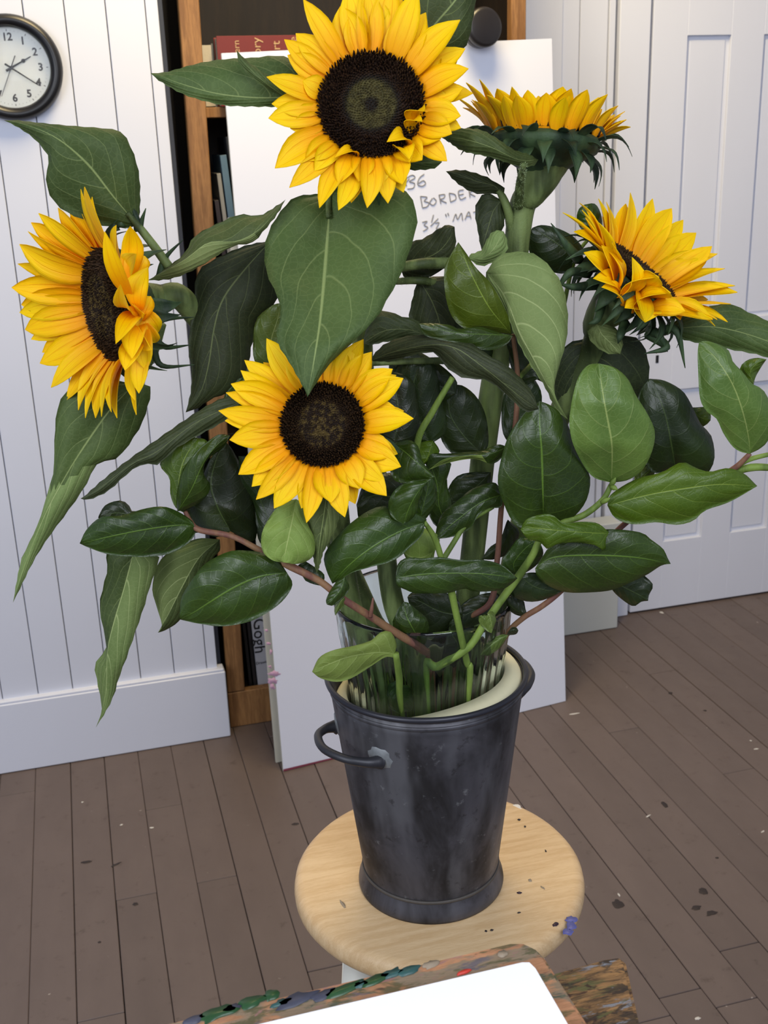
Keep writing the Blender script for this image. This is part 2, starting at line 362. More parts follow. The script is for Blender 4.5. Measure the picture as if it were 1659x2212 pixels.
def text(body, size, loc, xax, yax, mat, parent, name='lettering', ext=.0004, align='CENTER', space=1.0, bold=0):
    cu = bpy.data.curves.new('t', 'FONT'); cu.body = body; cu.size = size; cu.extrude = ext; cu.align_x = align; cu.align_y = 'CENTER'; cu.space_character = space; cu.offset = bold; cu.resolution_u = 3
    to = bpy.data.objects.new('t', cu); COL.objects.link(to)
    bpy.context.view_layer.update(); me = bpy.data.meshes.new_from_object(to.evaluated_get(bpy.context.evaluated_depsgraph_get()))
    bpy.data.objects.remove(to); bpy.data.curves.remove(cu)
    X, Y = unit(np.array(xax, float)), unit(np.array(yax, float)); Z = np.cross(X, Y)
    l = np.array(loc, float)-root_of(parent)
    me.transform(Matrix(((X[0], Y[0], Z[0], l[0]), (X[1], Y[1], Z[1], l[1]), (X[2], Y[2], Z[2], l[2]), (0, 0, 0, 1))))
    me.materials.clear(); return link(name, me, parent, (mat,), False)
RED = plain('red_cloth_cover', lin(112, 34, 30), .6, .06, 60); GOLD = plain('gilt_lettering', lin(196, 160, 110), .5); PAGES = plain('book_pages', lin(190, 182, 164), .8, .1, 200)
DIM = plain('dim_grey_cover', lin(96, 98, 100), .7)
bk1 = empty('book', (.50, 2.76, 1.5655), 'large red book with gilt lettering on the upper bookcase shelf', 'book', 'books on the upper shelf')
MB().box((.374, 2.700, 1.5657), (.640, 2.7035, 1.713), .0005).build('cover', RED, bk1)
MB().box((.374, 2.745, 1.5657), (.640, 2.7485, 1.713), .0005).build('cover', RED, bk1)
MB().box((.376, 2.7036, 1.5677), (.637, 2.7449, 1.710)).build('page_block', PAGES, bk1)
for i, (s, xx) in enumerate((('Western', .418), ('History', .464), ('of Art', .508), ('Volume', .548))):
    text(s, .027 if i else .02, (xx, 2.6996, 1.668), (0, 0, 1), (-1, 0, 0), GOLD, bk1)
b2 = empty('book', (.352, 2.78, 1.5655), 'dim grey book with pale page edge left of the big red book', 'book', 'books on the upper shelf')
MB().box((.3405, 2.73, 1.5657), (.3435, 2.90, 1.70)).build('cover', DIM, b2); MB().box((.3655, 2.73, 1.5657), (.3685, 2.90, 1.70)).build('cover', DIM, b2)
MB().box((.3436, 2.732, 1.5677), (.3654, 2.898, 1.697)).build('page_block', PAGES, b2)
def lean_book(x0, th, h, y0, dep, lean, mat, label, z0, pm=PAGES, grp=None):
    e = empty('book', (x0, y0+dep/2, z0), label, 'book', grp or ('books on the middle shelf' if z0 > .5 else 'books on the bottom shelf'))
    def M(p): a = lean; q = np.array(p); return V3(x0+q[0]*math.cos(a)+q[2]*math.sin(-a), y0+q[1], z0+.0003+max(0, th*math.sin(abs(a)))*(a < 0)*0+q[2]*math.cos(a)+q[0]*math.sin(a)+(0 if a > 0 else -th*math.sin(a)))
    MB().box((0, 0, 0), (th, .004, h), .0005, M).build('spine', mat, e)
    MB().box((0, .0042, 0), (.002, dep, h), 0, M).build('cover', mat, e); MB().box((th-.002, .0042, 0), (th, dep, h), 0, M).build('cover', mat, e)
    MB().box((.0022, .0042, .003), (th-.0022, dep-.003, h-.004), 0, M).build('page_block', pm, e); return e
cb = [lin(58, 52, 58), lin(150, 150, 148), lin(92, 120, 142), lin(40, 44, 50), lin(70, 78, 88)]
lb = ['dark thin book leaning at left end of middle shelf', 'pale grey thin book leaning in middle shelf row', 'light blue book leaning in middle shelf row', 'near-black book leaning right of the light blue one', 'tall slate book leaning behind white board edge']
xx = .350
for i, (th, h) in enumerate(((.010, .56), (.009, .62), (.015, .66), (.012, .70), (.014, .64))):
    lean_book(xx+.028, th, h, 2.725, .15, .06, plain('book_cover_%s' % 'abcde'[i], cb[i], .45), lb[i], .801); xx += th+.004
bd = lean_book(.335, .008, .30, 2.722, .16, .03, plain('black_book_cover', lin(26, 26, 28), .4), 'black book at left end of bottom shelf', .0905)
bw = lean_book(.347, .008, .30, 2.722, .16, .03, plain('black_book_cover_b', lin(34, 32, 34), .4), 'thin charcoal book between black book and white book on bottom shelf', .0905)
bg = lean_book(.3585, .055, .30, 2.718, .17, .03, plain('white_book_cover', lin(176, 176, 182), .4, .03), 'white book with black serif lettering on bottom shelf', .0905)
text('Van Gogh', .046, (.372, 2.7172, .285), (-.03, 0, -1), (1, 0, -.03), BLACKP, bg, ext=.0003)
text('Drawings', .011, (.377, 2.7172, .165), (1, 0, .03), (-.03, 0, 1), BLACKP, bg, ext=.0003)

# ------------------------------------------------------------------ white boards
def slab(name, c4, th, mat_f, mat_e, label, cat, inset=None):
    BLc, BRc, TRc, TLc = [np.array(q, float) for q in c4]
    n = unit(np.cross(BRc-BLc, TLc-BLc)); n = n if n[1] > 0 else -n
    v = [BLc, BRc, TRc, TLc]+[q+n*th for q in (BLc, BRc, TRc, TLc)]
    e = empty(name, tuple((BLc+BRc)/2), label, cat)
    mk('board_face', v, [(0, 1, 2, 3), (7, 6, 5, 4), (0, 4, 5, 1), (1, 5, 6, 2), (2, 6, 7, 3), (3, 7, 4, 0)], [mat_f, mat_e], e, False, [0, 0, 1, 1, 1, 1])
    return e, n
b_bl, b_br, b_tl = V3(.366, 2.43, .001), V3(1.174, 2.534, .001), V3(.356, 2.509, 1.665)
_n = np.cross(b_br-b_bl, b_tl-b_bl); _d = ray(1192, 83); b_tr = CAM+_d*(((b_bl-CAM) @ _n)/(_d @ _n))
WB, bn = slab('whiteboard_panel', (b_bl, b_br, b_tr, b_tl), .006, BOARDW, BOARDE, 'large white mat board with pencil notes leaning before the bookcase', 'board')
WB2, _ = slab('whiteboard_panel', (b_bl+V3(-.010, .045, 0), b_br+V3(-.03, .05, 0), b_tr*.82+b_br*.18+V3(-.03, .05, 0), b_tl*.80+b_bl*.20+V3(-.010, .045, 0)), .006, BOARDE, BOARDE, 'cream-edged board standing just behind the large white mat board', 'board')
def onboard(x, y, off=.0006):
    d = ray(x, y); nn = np.cross(b_br-b_bl, b_tl-b_bl); t = ((b_bl-CAM) @ nn)/(d @ nn); return CAM+d*t-bn*off
wr_ = MB()
def stroke(pts, r=.0014): wr_.tube([onboard(*p) for p in pts], r, 5, sub=4)
for s in ([(868, 378), (878, 402)], [(884, 386), (868, 402)],
          [(878, 384), (890, 378), (896, 384), (884, 392), (895, 396), (892, 406), (880, 408)],
          [(916, 376), (906, 384), (902, 398), (912, 402), (919, 396), (914, 390), (904, 396)],
          [(908, 424), (912, 447)], [(908, 424), (922, 426), (916, 434), (926, 438), (922, 446), (912, 449)],
          [(934, 428), (928, 438), (936, 443), (942, 434), (936, 427)],
          [(948, 421), (952, 440)], [(948, 421), (960, 420), (958, 428), (950, 431), (964, 438)],
          [(970, 417), (973, 436)], [(970, 417), (982, 420), (984, 430), (973, 436)],
          [(1001, 410), (990, 413), (994, 430), (1006, 426)], [(992, 421), (1001, 419)],
          [(1012, 408), (1015, 426)], [(1012, 408), (1022, 410), (1014, 417), (1026, 424)],
          [(912, 480), (922, 478), (916, 486), (924, 492), (914, 499)], [(936, 464), (932, 480)], [(930, 488), (946, 472)],
          [(940, 482), (948, 481), (942, 494), (952, 492)], [(962, 462), (964, 468)], [(967, 460), (969, 466)],
          [(978, 478), (984, 462), (988, 474), (996, 460), (999, 476)], [(1004, 474), (1012, 457), (1017, 472)], [(1006, 467), (1016, 466)],
          [(1022, 458), (1036, 455)], [(1029, 457), (1030, 470)]): stroke(s)
wr_.build('pencil_writing', PENCIL, WB)
def bblot(px, py, rx, ry, seed):
    n = 16; v = []
    for off, s in ((.0002, 1), (.0008, .9)):
        for i in range(n):
            a = 2*math.pi*i/n; r = s*(.5+.8*random.Random(seed*17+i).random()); v.append(onboard(px+rx*r*math.cos(a), py+ry*r*math.sin(a), off))
    return mk('paint_smear', v, [tuple(n+i for i in range(n))]+[(i, (i+1) % n, n+(i+1) % n, n+i) for i in range(n)], PINK, WB)
for i, (a, b, c, d) in enumerate([(585, 1408, 3, 7), (590, 1470, 12, 7), (592, 1455, 16, 6), (588, 1483, 7, 7), (580, 1390, 5, 4), (576, 1362, 4, 4), (583, 1440, 4, 3)]): bblot(a, b, c, d, i)
mk('paint_edge', [b_bl-bn*.0008, b_bl+(b_br-b_bl)*.3-bn*.0008, b_bl+(b_br-b_bl)*.3+V3(0, 0, .003)-bn*.0008, b_bl+V3(0, 0, .006)-bn*.0008], [(0, 1, 2, 3)], plain('red_paint_line', lin(140, 60, 78), .6), WB, False)
# clamp knob on the top edge of the board
kc = onboard(1026, 65, .03); kt = onboard(1031, 100, .0)
kn = empty('clamp', tuple(kt), 'round black clamp knob gripping top edge of the white board', 'clamp')
MB().lathe([(0, -.024), (.034, -.024), (.0405, -.021), (.0425, -.015), (.0425, -.008), (.039, -.006), (.042, -.004), (.042, .010), (.034, .013), (0, .013)], kc, 40, axis=-(-bn)).build('knob', plain('black_knob', lin(34, 30, 28), .35), kn, True)
MB().tube([kc, kc+bn*.055], .006, 12).build('screw', BLACKP, kn, True)
MB().box((-.012, 0, -.06), (.012, .004, .010), .001, lambda q: kc+bn*.0505+V3(q[0], q[1], q[2])).build('jaw', BLACKP, kn)

# ------------------------------------------------------------------ clock
ck = V3(-.0690, 2.64, 1.653); CK = empty('wall_clock', tuple(ck+V3(0, .024, 0)), 'round black-rimmed wall clock with white dial on the left wall', 'clock')
RC = .1055; A_ = V3(0, -1, 0)
MB().lathe([(RC-.026, .0), (RC-.026, .018), (RC-.022, .027), (RC-.014, .032), (RC-.006, .029), (RC-.001, .020), (RC, .010), (RC-.002, 0)], ck+V3(0, .0245, 0), 72, axis=A_, close=True).build('rim', BLACKP, CK, True)
MB().lathe([(0, 0), (RC-.0255, 0), (RC-.0255, .008), (0, .008)], ck+V3(0, .0245, 0), 64, axis=A_).build('dial', plain('clock_dial', lin(226, 230, 224), .5, .01), CK, False)
t = NT('clock_glass'); t.set((1, 1, 1, 1), .02); t.b.inputs['Transmission Weight'].default_value = 1; t.b.inputs['IOR'].default_value = 1.1
MB().lathe([(0, .0), (RC-.0262, 0), (RC-.0262, .0012), (0, .0012)], ck+V3(0, .0245-.0165, 0), 64, axis=A_).build('glass', t.m, CK, False)
GR = plain('numeral_grey', lin(72, 72, 74), .6); yd = ck[1]+.0160
for h in range(1, 13):
    a = math.radians(90-h*30); text(str(h), .021, (ck[0]+.060*math.cos(a), yd, ck[2]+.060*math.sin(a)), (1, 0, 0), (0, 0, 1), GR, CK, 'numeral', .0002, bold=.0006)
mb = MB()
for m in range(60):
    a = math.radians(m*6); r0, r1 = .0715, .0735 if m % 5 else .0755; wv = .0003 if m % 5 else .0007; c, s = math.cos(a), math.sin(a)
    mb.add([(ck[0]+r*c-q*s, yd, ck[2]+r*s+q*c) for r in (r0, r1) for q in (-wv, wv)], [(0, 1, 3, 2)])
mb.build('minute_marks', GR, CK)
def hand(n, x, y, r0, back, wv, dy):
    tip = onY(x, y, ck[1]); d = unit(tip-ck); d[1] = 0; s = np.cross(d, A_)
    b = ck.copy(); b[1] = yd-dy; L = np.linalg.norm(tip-ck)
    v = [b-d*back-s*wv, b-d*back+s*wv, b+d*L+s*wv*.4, b+d*L-s*wv*.4]; v += [q+V3(0, -.0006, 0) for q in v]
    mk(n, v, [(0, 1, 2, 3), (7, 6, 5, 4), (0, 4, 5, 1), (1, 5, 6, 2), (2, 6, 7, 3), (3, 7, 4, 0)], BLACKP, CK, False); return b+d*L*.62
q = hand('hour_hand', 66, 121, 0, .012, .0024, .001); MB().lathe([(0, 0), (.0042, 0), (.0042, .0008), (0, .0008)], q, 20, axis=A_).build('hand_spade', BLACKP, CK)
hand('minute_hand', 84, 184, 0, .014, .0020, .003); hand('second_hand', 3, 208, 0, .026, .0011, .0045)
MB().lathe([(0, 0), (.0035, 0), (.0035, .006), (0, .006)], V3(ck[0], yd, ck[2]), 20, axis=A_).build('hub', BLACKP, CK)

# ------------------------------------------------------------------ stool
SC = V3(.3115, .9900, 0); SZ = .737; SR = .1575
ST = empty('stool', (SC[0], SC[1], 0), 'round pale wooden stool with white legs carrying the metal bucket', 'stool')
prof = [(0, SZ-.030), (SR-.010, SZ-.030), (SR-.004, SZ-.026), (SR, SZ-.020), (SR+.0005, SZ-.014), (SR-.001, SZ-.007), (SR-.005, SZ-.002), (SR-.011, SZ), (0, SZ)]
MB().lathe(prof, V3(SC[0], SC[1], 0), 96).build('seat', STOOLW, ST, True)
LEGW = plain('white_leg_paint', lin(222, 220, 206), .5, .03, 20)
ends = []
for k in range(4):
    a = math.radians(45+90*k-15)+YAW*0; ct, st_ = math.cos(a), math.sin(a)
    a0 = V3(SC[0]+.118*ct, SC[1]+.118*st_, SZ-.0305); a1 = V3(SC[0]+.205*ct, SC[1]+.205*st_, .001)
    MB().tube([a0, a1], [.019, .015], 20, sub=2).build('leg', LEGW, ST, True); ends.append((a0, a1))
for k in range(4):
    for fz in (.52, .72):
        z_ = fz+.04*(k % 2); p0 = ends[k][0]+(ends[k][1]-ends[k][0])*z_; p1 = ends[(k+1) % 4][0]+(ends[(k+1) % 4][1]-ends[(k+1) % 4][0])*z_
        MB().tube([p0, p1], .008, 12, sub=2).build('rung', LEGW, ST, True)
BLUEP, MAROON, GREYP, WP = plain('blue_paint', lin(96, 100, 172), .45, .3, 200), plain('maroon_paint', lin(48, 24, 38), .4), plain('grey_smudge', lin(150, 134, 112), .6), plain('white_paint_spot', lin(226, 222, 216), .5)
for i, (px, py, rx, ry, m) in enumerate([(1234, 1984, .0068, .0055, BLUEP), (1234, 1998, .0062, .008, BLUEP), (1227, 2011, .006, .0055, BLUEP), (1199, 1995, .0045, .0035, MAROON), (1116, 1743, .006, .0085, WP),
        (1122, 1929, .003, .002, MAROON), (1134, 1786, .0012, .002, SPD), (1121, 1771, .002, .002, SPD), (1179, 1839, .001, .0025, SPD), (1145, 1902, .002, .003, GREYP), (1121, 1972, .002, .001, SPD),
        (1062, 2010, .002, .0015, SPD), (1050, 2012, .0015, .0015, SPD), (1172, 1918, .001, .004, GREYP), (740, 1953, .002, .008, GREYP)]):
    c = onz(px, py, SZ); zz = SZ
    if math.hypot(c[0]-SC[0], c[1]-SC[1]) > SR-.012: zz = SZ-.0012
    blot('paint_spot', c, rx, ry, m, ST, zz+.0002, random.uniform(-.4, .4), i+40, .0006)

# ------------------------------------------------------------------ bucket
BZ = SZ+.0006
BK = empty('metal_bucket', (AX[0], AX[1], BZ), 'dark tarnished metal bucket with flared foot standing on the stool', 'bucket')
o_ = [(.0772, 0), (.0778, .003), (.0770, .008), (.0748, .014), (.0732, .019), (.0722, .0225)]
def br(z): return .0718+(.0985-.0718)*(z-.0225)/(.243-.0225)
body = o_+[(br(z), z) for z in np.linspace(.024, .243, 14)]
inner = [(br(z)-.0015, z) for z in np.linspace(.243, .03, 8)]+[(.0, .03)]
MB().lathe([(0, .0)]+body+inner, V3(AX[0], AX[1], BZ), 96).build('body', ZINC, BK, True)
MB().lathe([(.0726, .0200), (.0736, .0215), (.0734, .0235), (.0722, .0245)], V3(AX[0], AX[1], BZ), 96, close=True).build('foot_seam', SEAM, BK, True)
rimp = [(.1000+.0028*math.cos(a), .2455+.0032*math.sin(a)) for a in np.linspace(0, 2*math.pi, 11)[:-1]]
MB().lathe(rimp, V3(AX[0], AX[1], BZ), 96, close=True).build('rolled_rim', plain('dark_rim_metal', lin(58, 58, 64), .4, .15, 60, .6), BK, True)
MB().lathe([(.0962, .231), (.0982, .2325), (.0985, .235), (.0976, .2375)], V3(AX[0], AX[1], BZ), 96, close=True).build('bead', ZINC, BK, True)
HG = plain('dark_handle_metal', lin(60, 60, 64), .45, .2, 60, .5)
def cyl(th, r, z):   # th in degrees, 0 = to the right of the camera, 270 = towards it
    a = math.radians(th); d = math.cos(a)*V3(H_[1], -H_[0], 0)+math.sin(a)*H_; return V3(AX[0], AX[1], BZ+z)+d*r
for base, zh, kk in ((212, .192, .85), (33, .213, .85)):
    pts = []
    for t_, rr, dz in ((q_[0]*.76, q_[1], q_[2]) for q_ in ((34, 0.001, .0), (33, .006, .001), (28, .016, .003), (17, .028, .006), (0, .034, .007), (-17, .028, .006), (-28, .016, .003), (-33, .006, .001), (-34, .001, 0))):
        pts.append(cyl(base+t_, br(zh)+rr*kk, zh+dz))
    hb = MB(); hb.tube(pts, [.0080, .0060, .0046, .0042, .0042, .0042, .0046, .0060, .0080], 12, sub=5)
    h = hb.build('handle', HG, BK, True)
    for t_ in (25.8, -25.8):
        c = cyl(base+t_, br(zh), zh+.003); nr = unit(cyl(base+t_, 1, 0)-cyl(base+t_, 0, 0))
        tv = np.cross(nr, V3(0, 0, 1)); v = []; nn = 18
        for off, s in ((-.0006, 1), (.0010, .8)):
            for i in range(nn):
                a = 2*math.pi*i/nn; r = s*(.0125+.0035*random.Random(i+int(base)+int(t_)).random()); q_ = c+tv*r*math.cos(a)*1.0+V3(0, 0, 1)*r*math.sin(a)*.9
                rad = q_-V3(AX[0], AX[1], q_[2]); hh = q_[2]-BZ; q_ = V3(AX[0], AX[1], q_[2])+unit(rad)*(br(hh)+off); v.append(q_)
        v.append(c+nr*.0025)
        mk('solder_patch', v, [(i, (i+1) % nn, nn+(i+1) % nn, nn+i) for i in range(nn)]+[(nn+i, nn+(i+1) % nn, 2*nn) for i in range(nn)], SOLDER, h)

# foam liner + glass vase
GC = V3(.3020, .9915, 0); GB = BZ+.0305
FM = MB(); n = 72; v = []; f = []
for k in range(n):
    th = 2*math.pi*k/n; d = V3(math.cos(th), math.sin(th), 0); side = d @ V3(H_[1], -H_[0], 0)
    top = .2325+.0135*side+.002*math.sin(3*th); ro = br(top)-.0025; oc = V3(AX[0], AX[1], 0)+d*ro
    ic = V3(GC[0], GC[1], 0)+d*.0808
    for q, z in ((oc, top-.003), (oc-d*.002, top), (ic+d*.001, top), (ic, top-.003), (ic-d*.002, top-.035), (oc-d*.004, top-.035)): v.append((q[0], q[1], BZ+z))
for k in range(n):
    for j in range(6): f.append((k*6+j, k*6+(j+1) % 6, ((k+1) % n)*6+(j+1) % 6, ((k+1) % n)*6+j))
fo = mk('foam_liner', v, f, FOAM); tag(fo, 'cream foam collar packed between glass vase and bucket rim', 'foam')
GT = .291
pro = [(.058, 0), (.064, .004), (.070, .06), (.074, .14), (.0790, .215), (.0852, .255), (.0885, GT-.008), (.0896, GT-.003), (.0892, GT), (.0872, GT), (.0862, GT-.004), (.0852, GT-.012), (.0825, .255), (.0763, .215), (.0713, .14), (.0672, .06), (.060, .012), (.0, .012)]
gv = MB().lathe([(0, 0)]+pro, V3(GC[0], GC[1], GB-.0), 216, rib=lambda j, th: (.0011*math.cos(36*th) if 2 <= j <= 6 else 0)).build('glass_vase', GLASS, None, True)
tag(gv, 'ribbed clear glass vase set inside the dark metal bucket holding the stems', 'vase')

# ------------------------------------------------------------------ leaf, petal, stem builders
def leaf(owner, mats, mid, left, right, o, el=.006, er=.006, flip=None, name='leaf', N=28, M=6, ruf=.0025, label=None, bow=.10, seed=None):
    """mid/left/right: outlines from base to tip (left and right without the ends); o: offsets of the midrib behind the bouquet plane"""
    rs = random.Random(seed if seed is not None else int(mid[0][0]*7+mid[0][1]))
    tt = 0.5*(1-np.cos(np.linspace(0, math.pi, N+1)))*.5+np.linspace(0, 1, N+1)*.5
    Mx = resample(mid, 0, tt); L = resample([mid[0]]+list(left)+[mid[-1]], 0, tt); R = resample([mid[0]]+list(right)+[mid[-1]], 0, tt)
    o = [o, o] if not hasattr(o, '__len__') else list(o); oo = np.interp(tt, np.linspace(0, 1, len(o)), o)
    e = lambda q: np.interp(tt, np.linspace(0, 1, len(q)), q) if hasattr(q, '__len__') else q*np.sin(math.pi*np.clip(tt*1.0, 0, 1))**.6
    EL, ER = e(el), e(er); ph = rs.uniform(0, 6); fq = rs.uniform(2.2, 3.4)
    v = []; uv = []; cols = 2*M+1
    for i in range(N+1):
        pm = P(Mx[i][0], Mx[i][1], oo[i])
        for j in range(-M, M+1):
            s = abs(j)/M; E2, dd = (L[i], EL[i]) if j < 0 else (R[i], ER[i])
            px = Mx[i]+(E2-Mx[i])*s
            if s == 1 and i % 2 and 1 < i < N-1 and mats[0] in (SUN_T, SUN_D): px = px+unit(E2-Mx[i])*2.0
            dep = oo[i]+dd*s-bow*.06*math.sin(math.pi*s)*min(1, np.linalg.norm(E2-Mx[i])/80)+ruf*s*s*math.sin(fq*2*math.pi*tt[i]+ph+(2.1 if j < 0 else 0))
            v.append(P(px[0], px[1], dep)); uv.append((.5+.5*j/M, tt[i]))
    n = len(v); v = v+[q+unit(q-CAM)*.0007 for q in v]; uv = uv+uv; f = []; mi = []
    for i in range(N):
        for j in range(2*M):
            a = i*cols+j; u = (j+.5)/M-1; fl_ = bool(flip(u, (tt[i]+tt[i+1])/2)) if flip else False
            f.append((a, a+cols, a+cols+1, a+1)); mi.append(1 if fl_ else 0)
            f.append((n+a, n+a+1, n+a+cols+1, n+a+cols)); mi.append(0 if fl_ else 1)
        for a, b in ((i*cols, (i+1)*cols), (i*cols+2*M, (i+1)*cols+2*M)):
            f.append((a, b, n+b, n+a)); mi.append(1)
    ob = mk(name, v, f, list(mats), owner, True, mi, uv)
    if label: ob['label'] = label
    return ob
ALL = lambda u, t: True
SL, SD, LL, LT, LD, LO = (SUN_T, SUN_B), (SUN_D, SUN_B), (LEM_L, LEM_B), (LEM_T, LEM_B), (LEM_D, LEM_B), (LEM_O, LEM_B)
WT = np.array([[0, .5], [.12, .76], [.28, .97], [.45, 1.03], [.64, .95], [.8, .68], [.9, .38], [.97, .13], [1, .02]])
def petal(owner, B, T, wid, nrm, bow, cup, rs, name='petal', mat=None, N=8, M=3, curl=0, wt=WT):
    ax = T-B; Lh = np.linalg.norm(ax); a = ax/Lh; s = unit(np.cross(a, nrm)); n2 = np.cross(s, a)
    tw = rs.uniform(-.35, .35); sw = rs.uniform(-.05, .05)*Lh; v = []; uv = []
    for i in range(N+1):
        t_ = i/N; ctr = B+ax*t_+n2*(bow*Lh*math.sin(math.pi*t_)-curl*Lh*t_**3*0)+s*sw*math.sin(math.pi*t_)
        wv = wid*np.interp(t_, wt[:, 0], wt[:, 1]); an = tw*t_; s2 = s*math.cos(an)+n2*math.sin(an); nn = np.cross(s2, a)
        for j in range(-M, M+1):
            u = j/M; v.append(ctr+s2*u*wv+nn*(cup*wv*u*u-.06*wv*math.cos(u*math.pi*2.4)*math.sin(math.pi*t_))); uv.append((.5+u/2, t_))
    n = len(v); c = 2*M+1; off = n2*.0005; v += [q-off for q in v]; uv += uv; f = []
    for i in range(N):
        for j in range(2*M): k = i*c+j; f.append((k, k+1, k+c+1, k+c)); f.append((n+k, n+k+c, n+k+c+1, n+k+1))
        for k in (i*c, i*c+2*M): f.append((k, k+c, n+k+c, n+k))
    return mk(name, v, f, mat or PET, owner, True, None, uv)
def frame(n): a = unit(np.cross(n, V3(.13, .4, .9))); return a, np.cross(n, a)
def head(owner, c, n, R, tips, tilt, Lm, disc, petw, nsep, sepR=1.25, dome=.12, extra=10, septilt=-15, seed=1, back=True, seplen=.032, fl_n=900):
    """flower head: disc centre c, facing n, disc radius R"""
    rs = random.Random(seed); a, b = frame(n)
    # ---- disc
    v = []; f = []; uv = []; rings, seg = 7, 40
    def dz(r): return dome*R*(1-r*r)-.10*R*math.exp(-(r/.33)**2)
    for i in range(rings+1):
        r = i/rings
        for k in range(seg): th = 2*math.pi*k/seg; v.append(c+R*r*(math.cos(th)*a+math.sin(th)*b)+n*dz(r)); uv.append((r, 0))
    for i in range(rings):
        for k in range(seg): f.append((i*seg+k, (i+1)*seg+k, (i+1)*seg+(k+1) % seg, i*seg+(k+1) % seg))
    dk = mk('flower_disc', v, f, disc, owner, True, None, uv)
    v = []; f = []; uv = []
    for i in range(fl_n):
        r = math.sqrt((i+.5)/fl_n); th = i*2.399963; ctr = c+R*1.02*r*(math.cos(th)*a+math.sin(th)*b)+n*(dz(r)-.0004)
        rad = math.cos(th)*a+math.sin(th)*b; h = (.0022 if r < .52 else .0022+.0042*min(1, (r-.52)/.2))*rs.uniform(.7, 1.25); w_ = .0010 if r < .52 else .0011
        d = unit(n+rad*(.1+.45*max(0, r-.7))+V3(*[rs.uniform(-.22, .22) for _ in range(3)])); m0 = len(v)
        tg = np.cross(n, rad)
        for q in (rad*w_, -rad*w_*.5+tg*w_*.87, -rad*w_*.5-tg*w_*.87): v.append(ctr+q); uv.append((r, 0))
        for q in (rad*w_, -rad*w_*.5+tg*w_*.87, -rad*w_*.5-tg*w_*.87): v.append(ctr+q*.75+d*h*.75); uv.append((r, .6))
        v.append(ctr+d*h); uv.append((r, 1))
        f += [(m0, m0+1, m0+4, m0+3), (m0+1, m0+2, m0+5, m0+4), (m0+2, m0, m0+3, m0+5), (m0+3, m0+4, m0+6), (m0+4, m0+5, m0+6), (m0+5, m0+3, m0+6)]
    tag(mk('florets', v, f, disc, dk, False, None, uv), kind='stuff')
    # ---- petals: each found from its tip (and root) in the picture on the flower's own cone
    PH = np.radians(np.arange(0, 360, 4)); RA = np.cos(PH)[:, None]*a+np.sin(PH)[:, None]*b
    BASE = c+RA*R*1.0-n*.002
    def pj(X): cc = X-CAM; z = cc @ FWD; return np.stack([IW/2+FPX*(cc @ RIGHT)/z, IH/2-FPX*(cc @ UP)/z], -1)
    pb = pj(BASE); Ls = np.linspace(.5, 1.5, 11)*Lm; Ts = np.radians(np.arange(-30, 86, 6)+0.0)
    G = [(L, tl, BASE+L*(math.cos(tl)*RA+math.sin(tl)*n)) for L in Ls for tl in Ts]
    pet_n = []
    for k, tp in enumerate(tips):
        tip, bs = (np.array(tp[:2], float), tp[2:4] if len(tp) >= 4 else None); best = None
        for L, tl, T in G:
            cost = ((pj(T)-tip)**2).sum(-1)+(40*(L/Lm-1))**2+(np.degrees(tl-tilt)*1.0)**2
            if bs is not None: cost = cost+.8*((pb-np.array(bs))**2).sum(-1)
            i = int(cost.argmin())
            if best is None or cost[i] < best[0]: best = (cost[i], i, T[i], L, tl)
        _, i, T, L, tl = best; dp = (T-CAM) @ H_
        d = ray(*tip); T = CAM+d*(dp/(d @ H_)); rad = RA[i]; B = BASE[i]+rad*0-rad*.003-n*rs.uniform(0, .0025)
        wd = petw*(tp[4] if len(tp) >= 5 else rs.uniform(.85, 1.12)); nn = unit(math.cos(tl)*n-math.sin(tl)*rad)
        petal(owner, B, T, wd, nn, rs.uniform(.0, .10), rs.uniform(.1, .4), rs); pet_n.append(PH[i])
    for k in range(extra):           # second row behind, seen between the first
        th = 2*math.pi*(k+rs.random()*.6)/extra; rad = math.cos(th)*a+math.sin(th)*b; L = Lm*rs.uniform(.72, .92); tl = tilt-math.radians(rs.uniform(4, 14))
        B = c+rad*R*.98-n*.005; petal(owner, B, B+L*(math.cos(tl)*rad+math.sin(tl)*n), petw*rs.uniform(.8, 1), n, .06, .3, rs)
    # ---- green back and pointed bracts
    if back:
        MB().lathe([(0, -.002), (R*1.0, -.002), (R*1.08, -.007), (R*1.0, -.014), (R*.7, -.022), (R*.42, -.030), (R*.26, -.040), (.0, -.042)], c, 36, axis=n).build('calyx', CALYX, owner, True)
        WS = np.array([[0, .8], [.2, 1], [.45, .8], [.7, .4], [.85, .2], [1, .02]])
        for k in range(nsep):
            th = 2*math.pi*(k+.5*(k % 2)+rs.random()*.35)/nsep; rad = math.cos(th)*a+math.sin(th)*b; row = k % 3
            st = math.radians(septilt-row*24+rs.uniform(-12, 12)); L = seplen*rs.uniform(.75, 1.25)*(1 if row < 2 else .85)
            B = c+rad*R*(1.04-.09*row)-n*(.005+.006*row); T = B+L*(math.cos(st)*rad+math.sin(st)*n)
            petal(owner, B, T, .0070*rs.uniform(.8, 1.1), unit(n+rad*.3), rs.uniform(.15, .32), .25, rs, 'sepal', CALYX, 7, 2, wt=WS)
def imgdir(x, y, tow):     # direction from picture right/down components and the part towards the camera
    return unit(RIGHT*x-UP*y-FWD*tow)
HAIR = plain('pale_hairs', lin(150, 168, 116), .7, .1, 50)
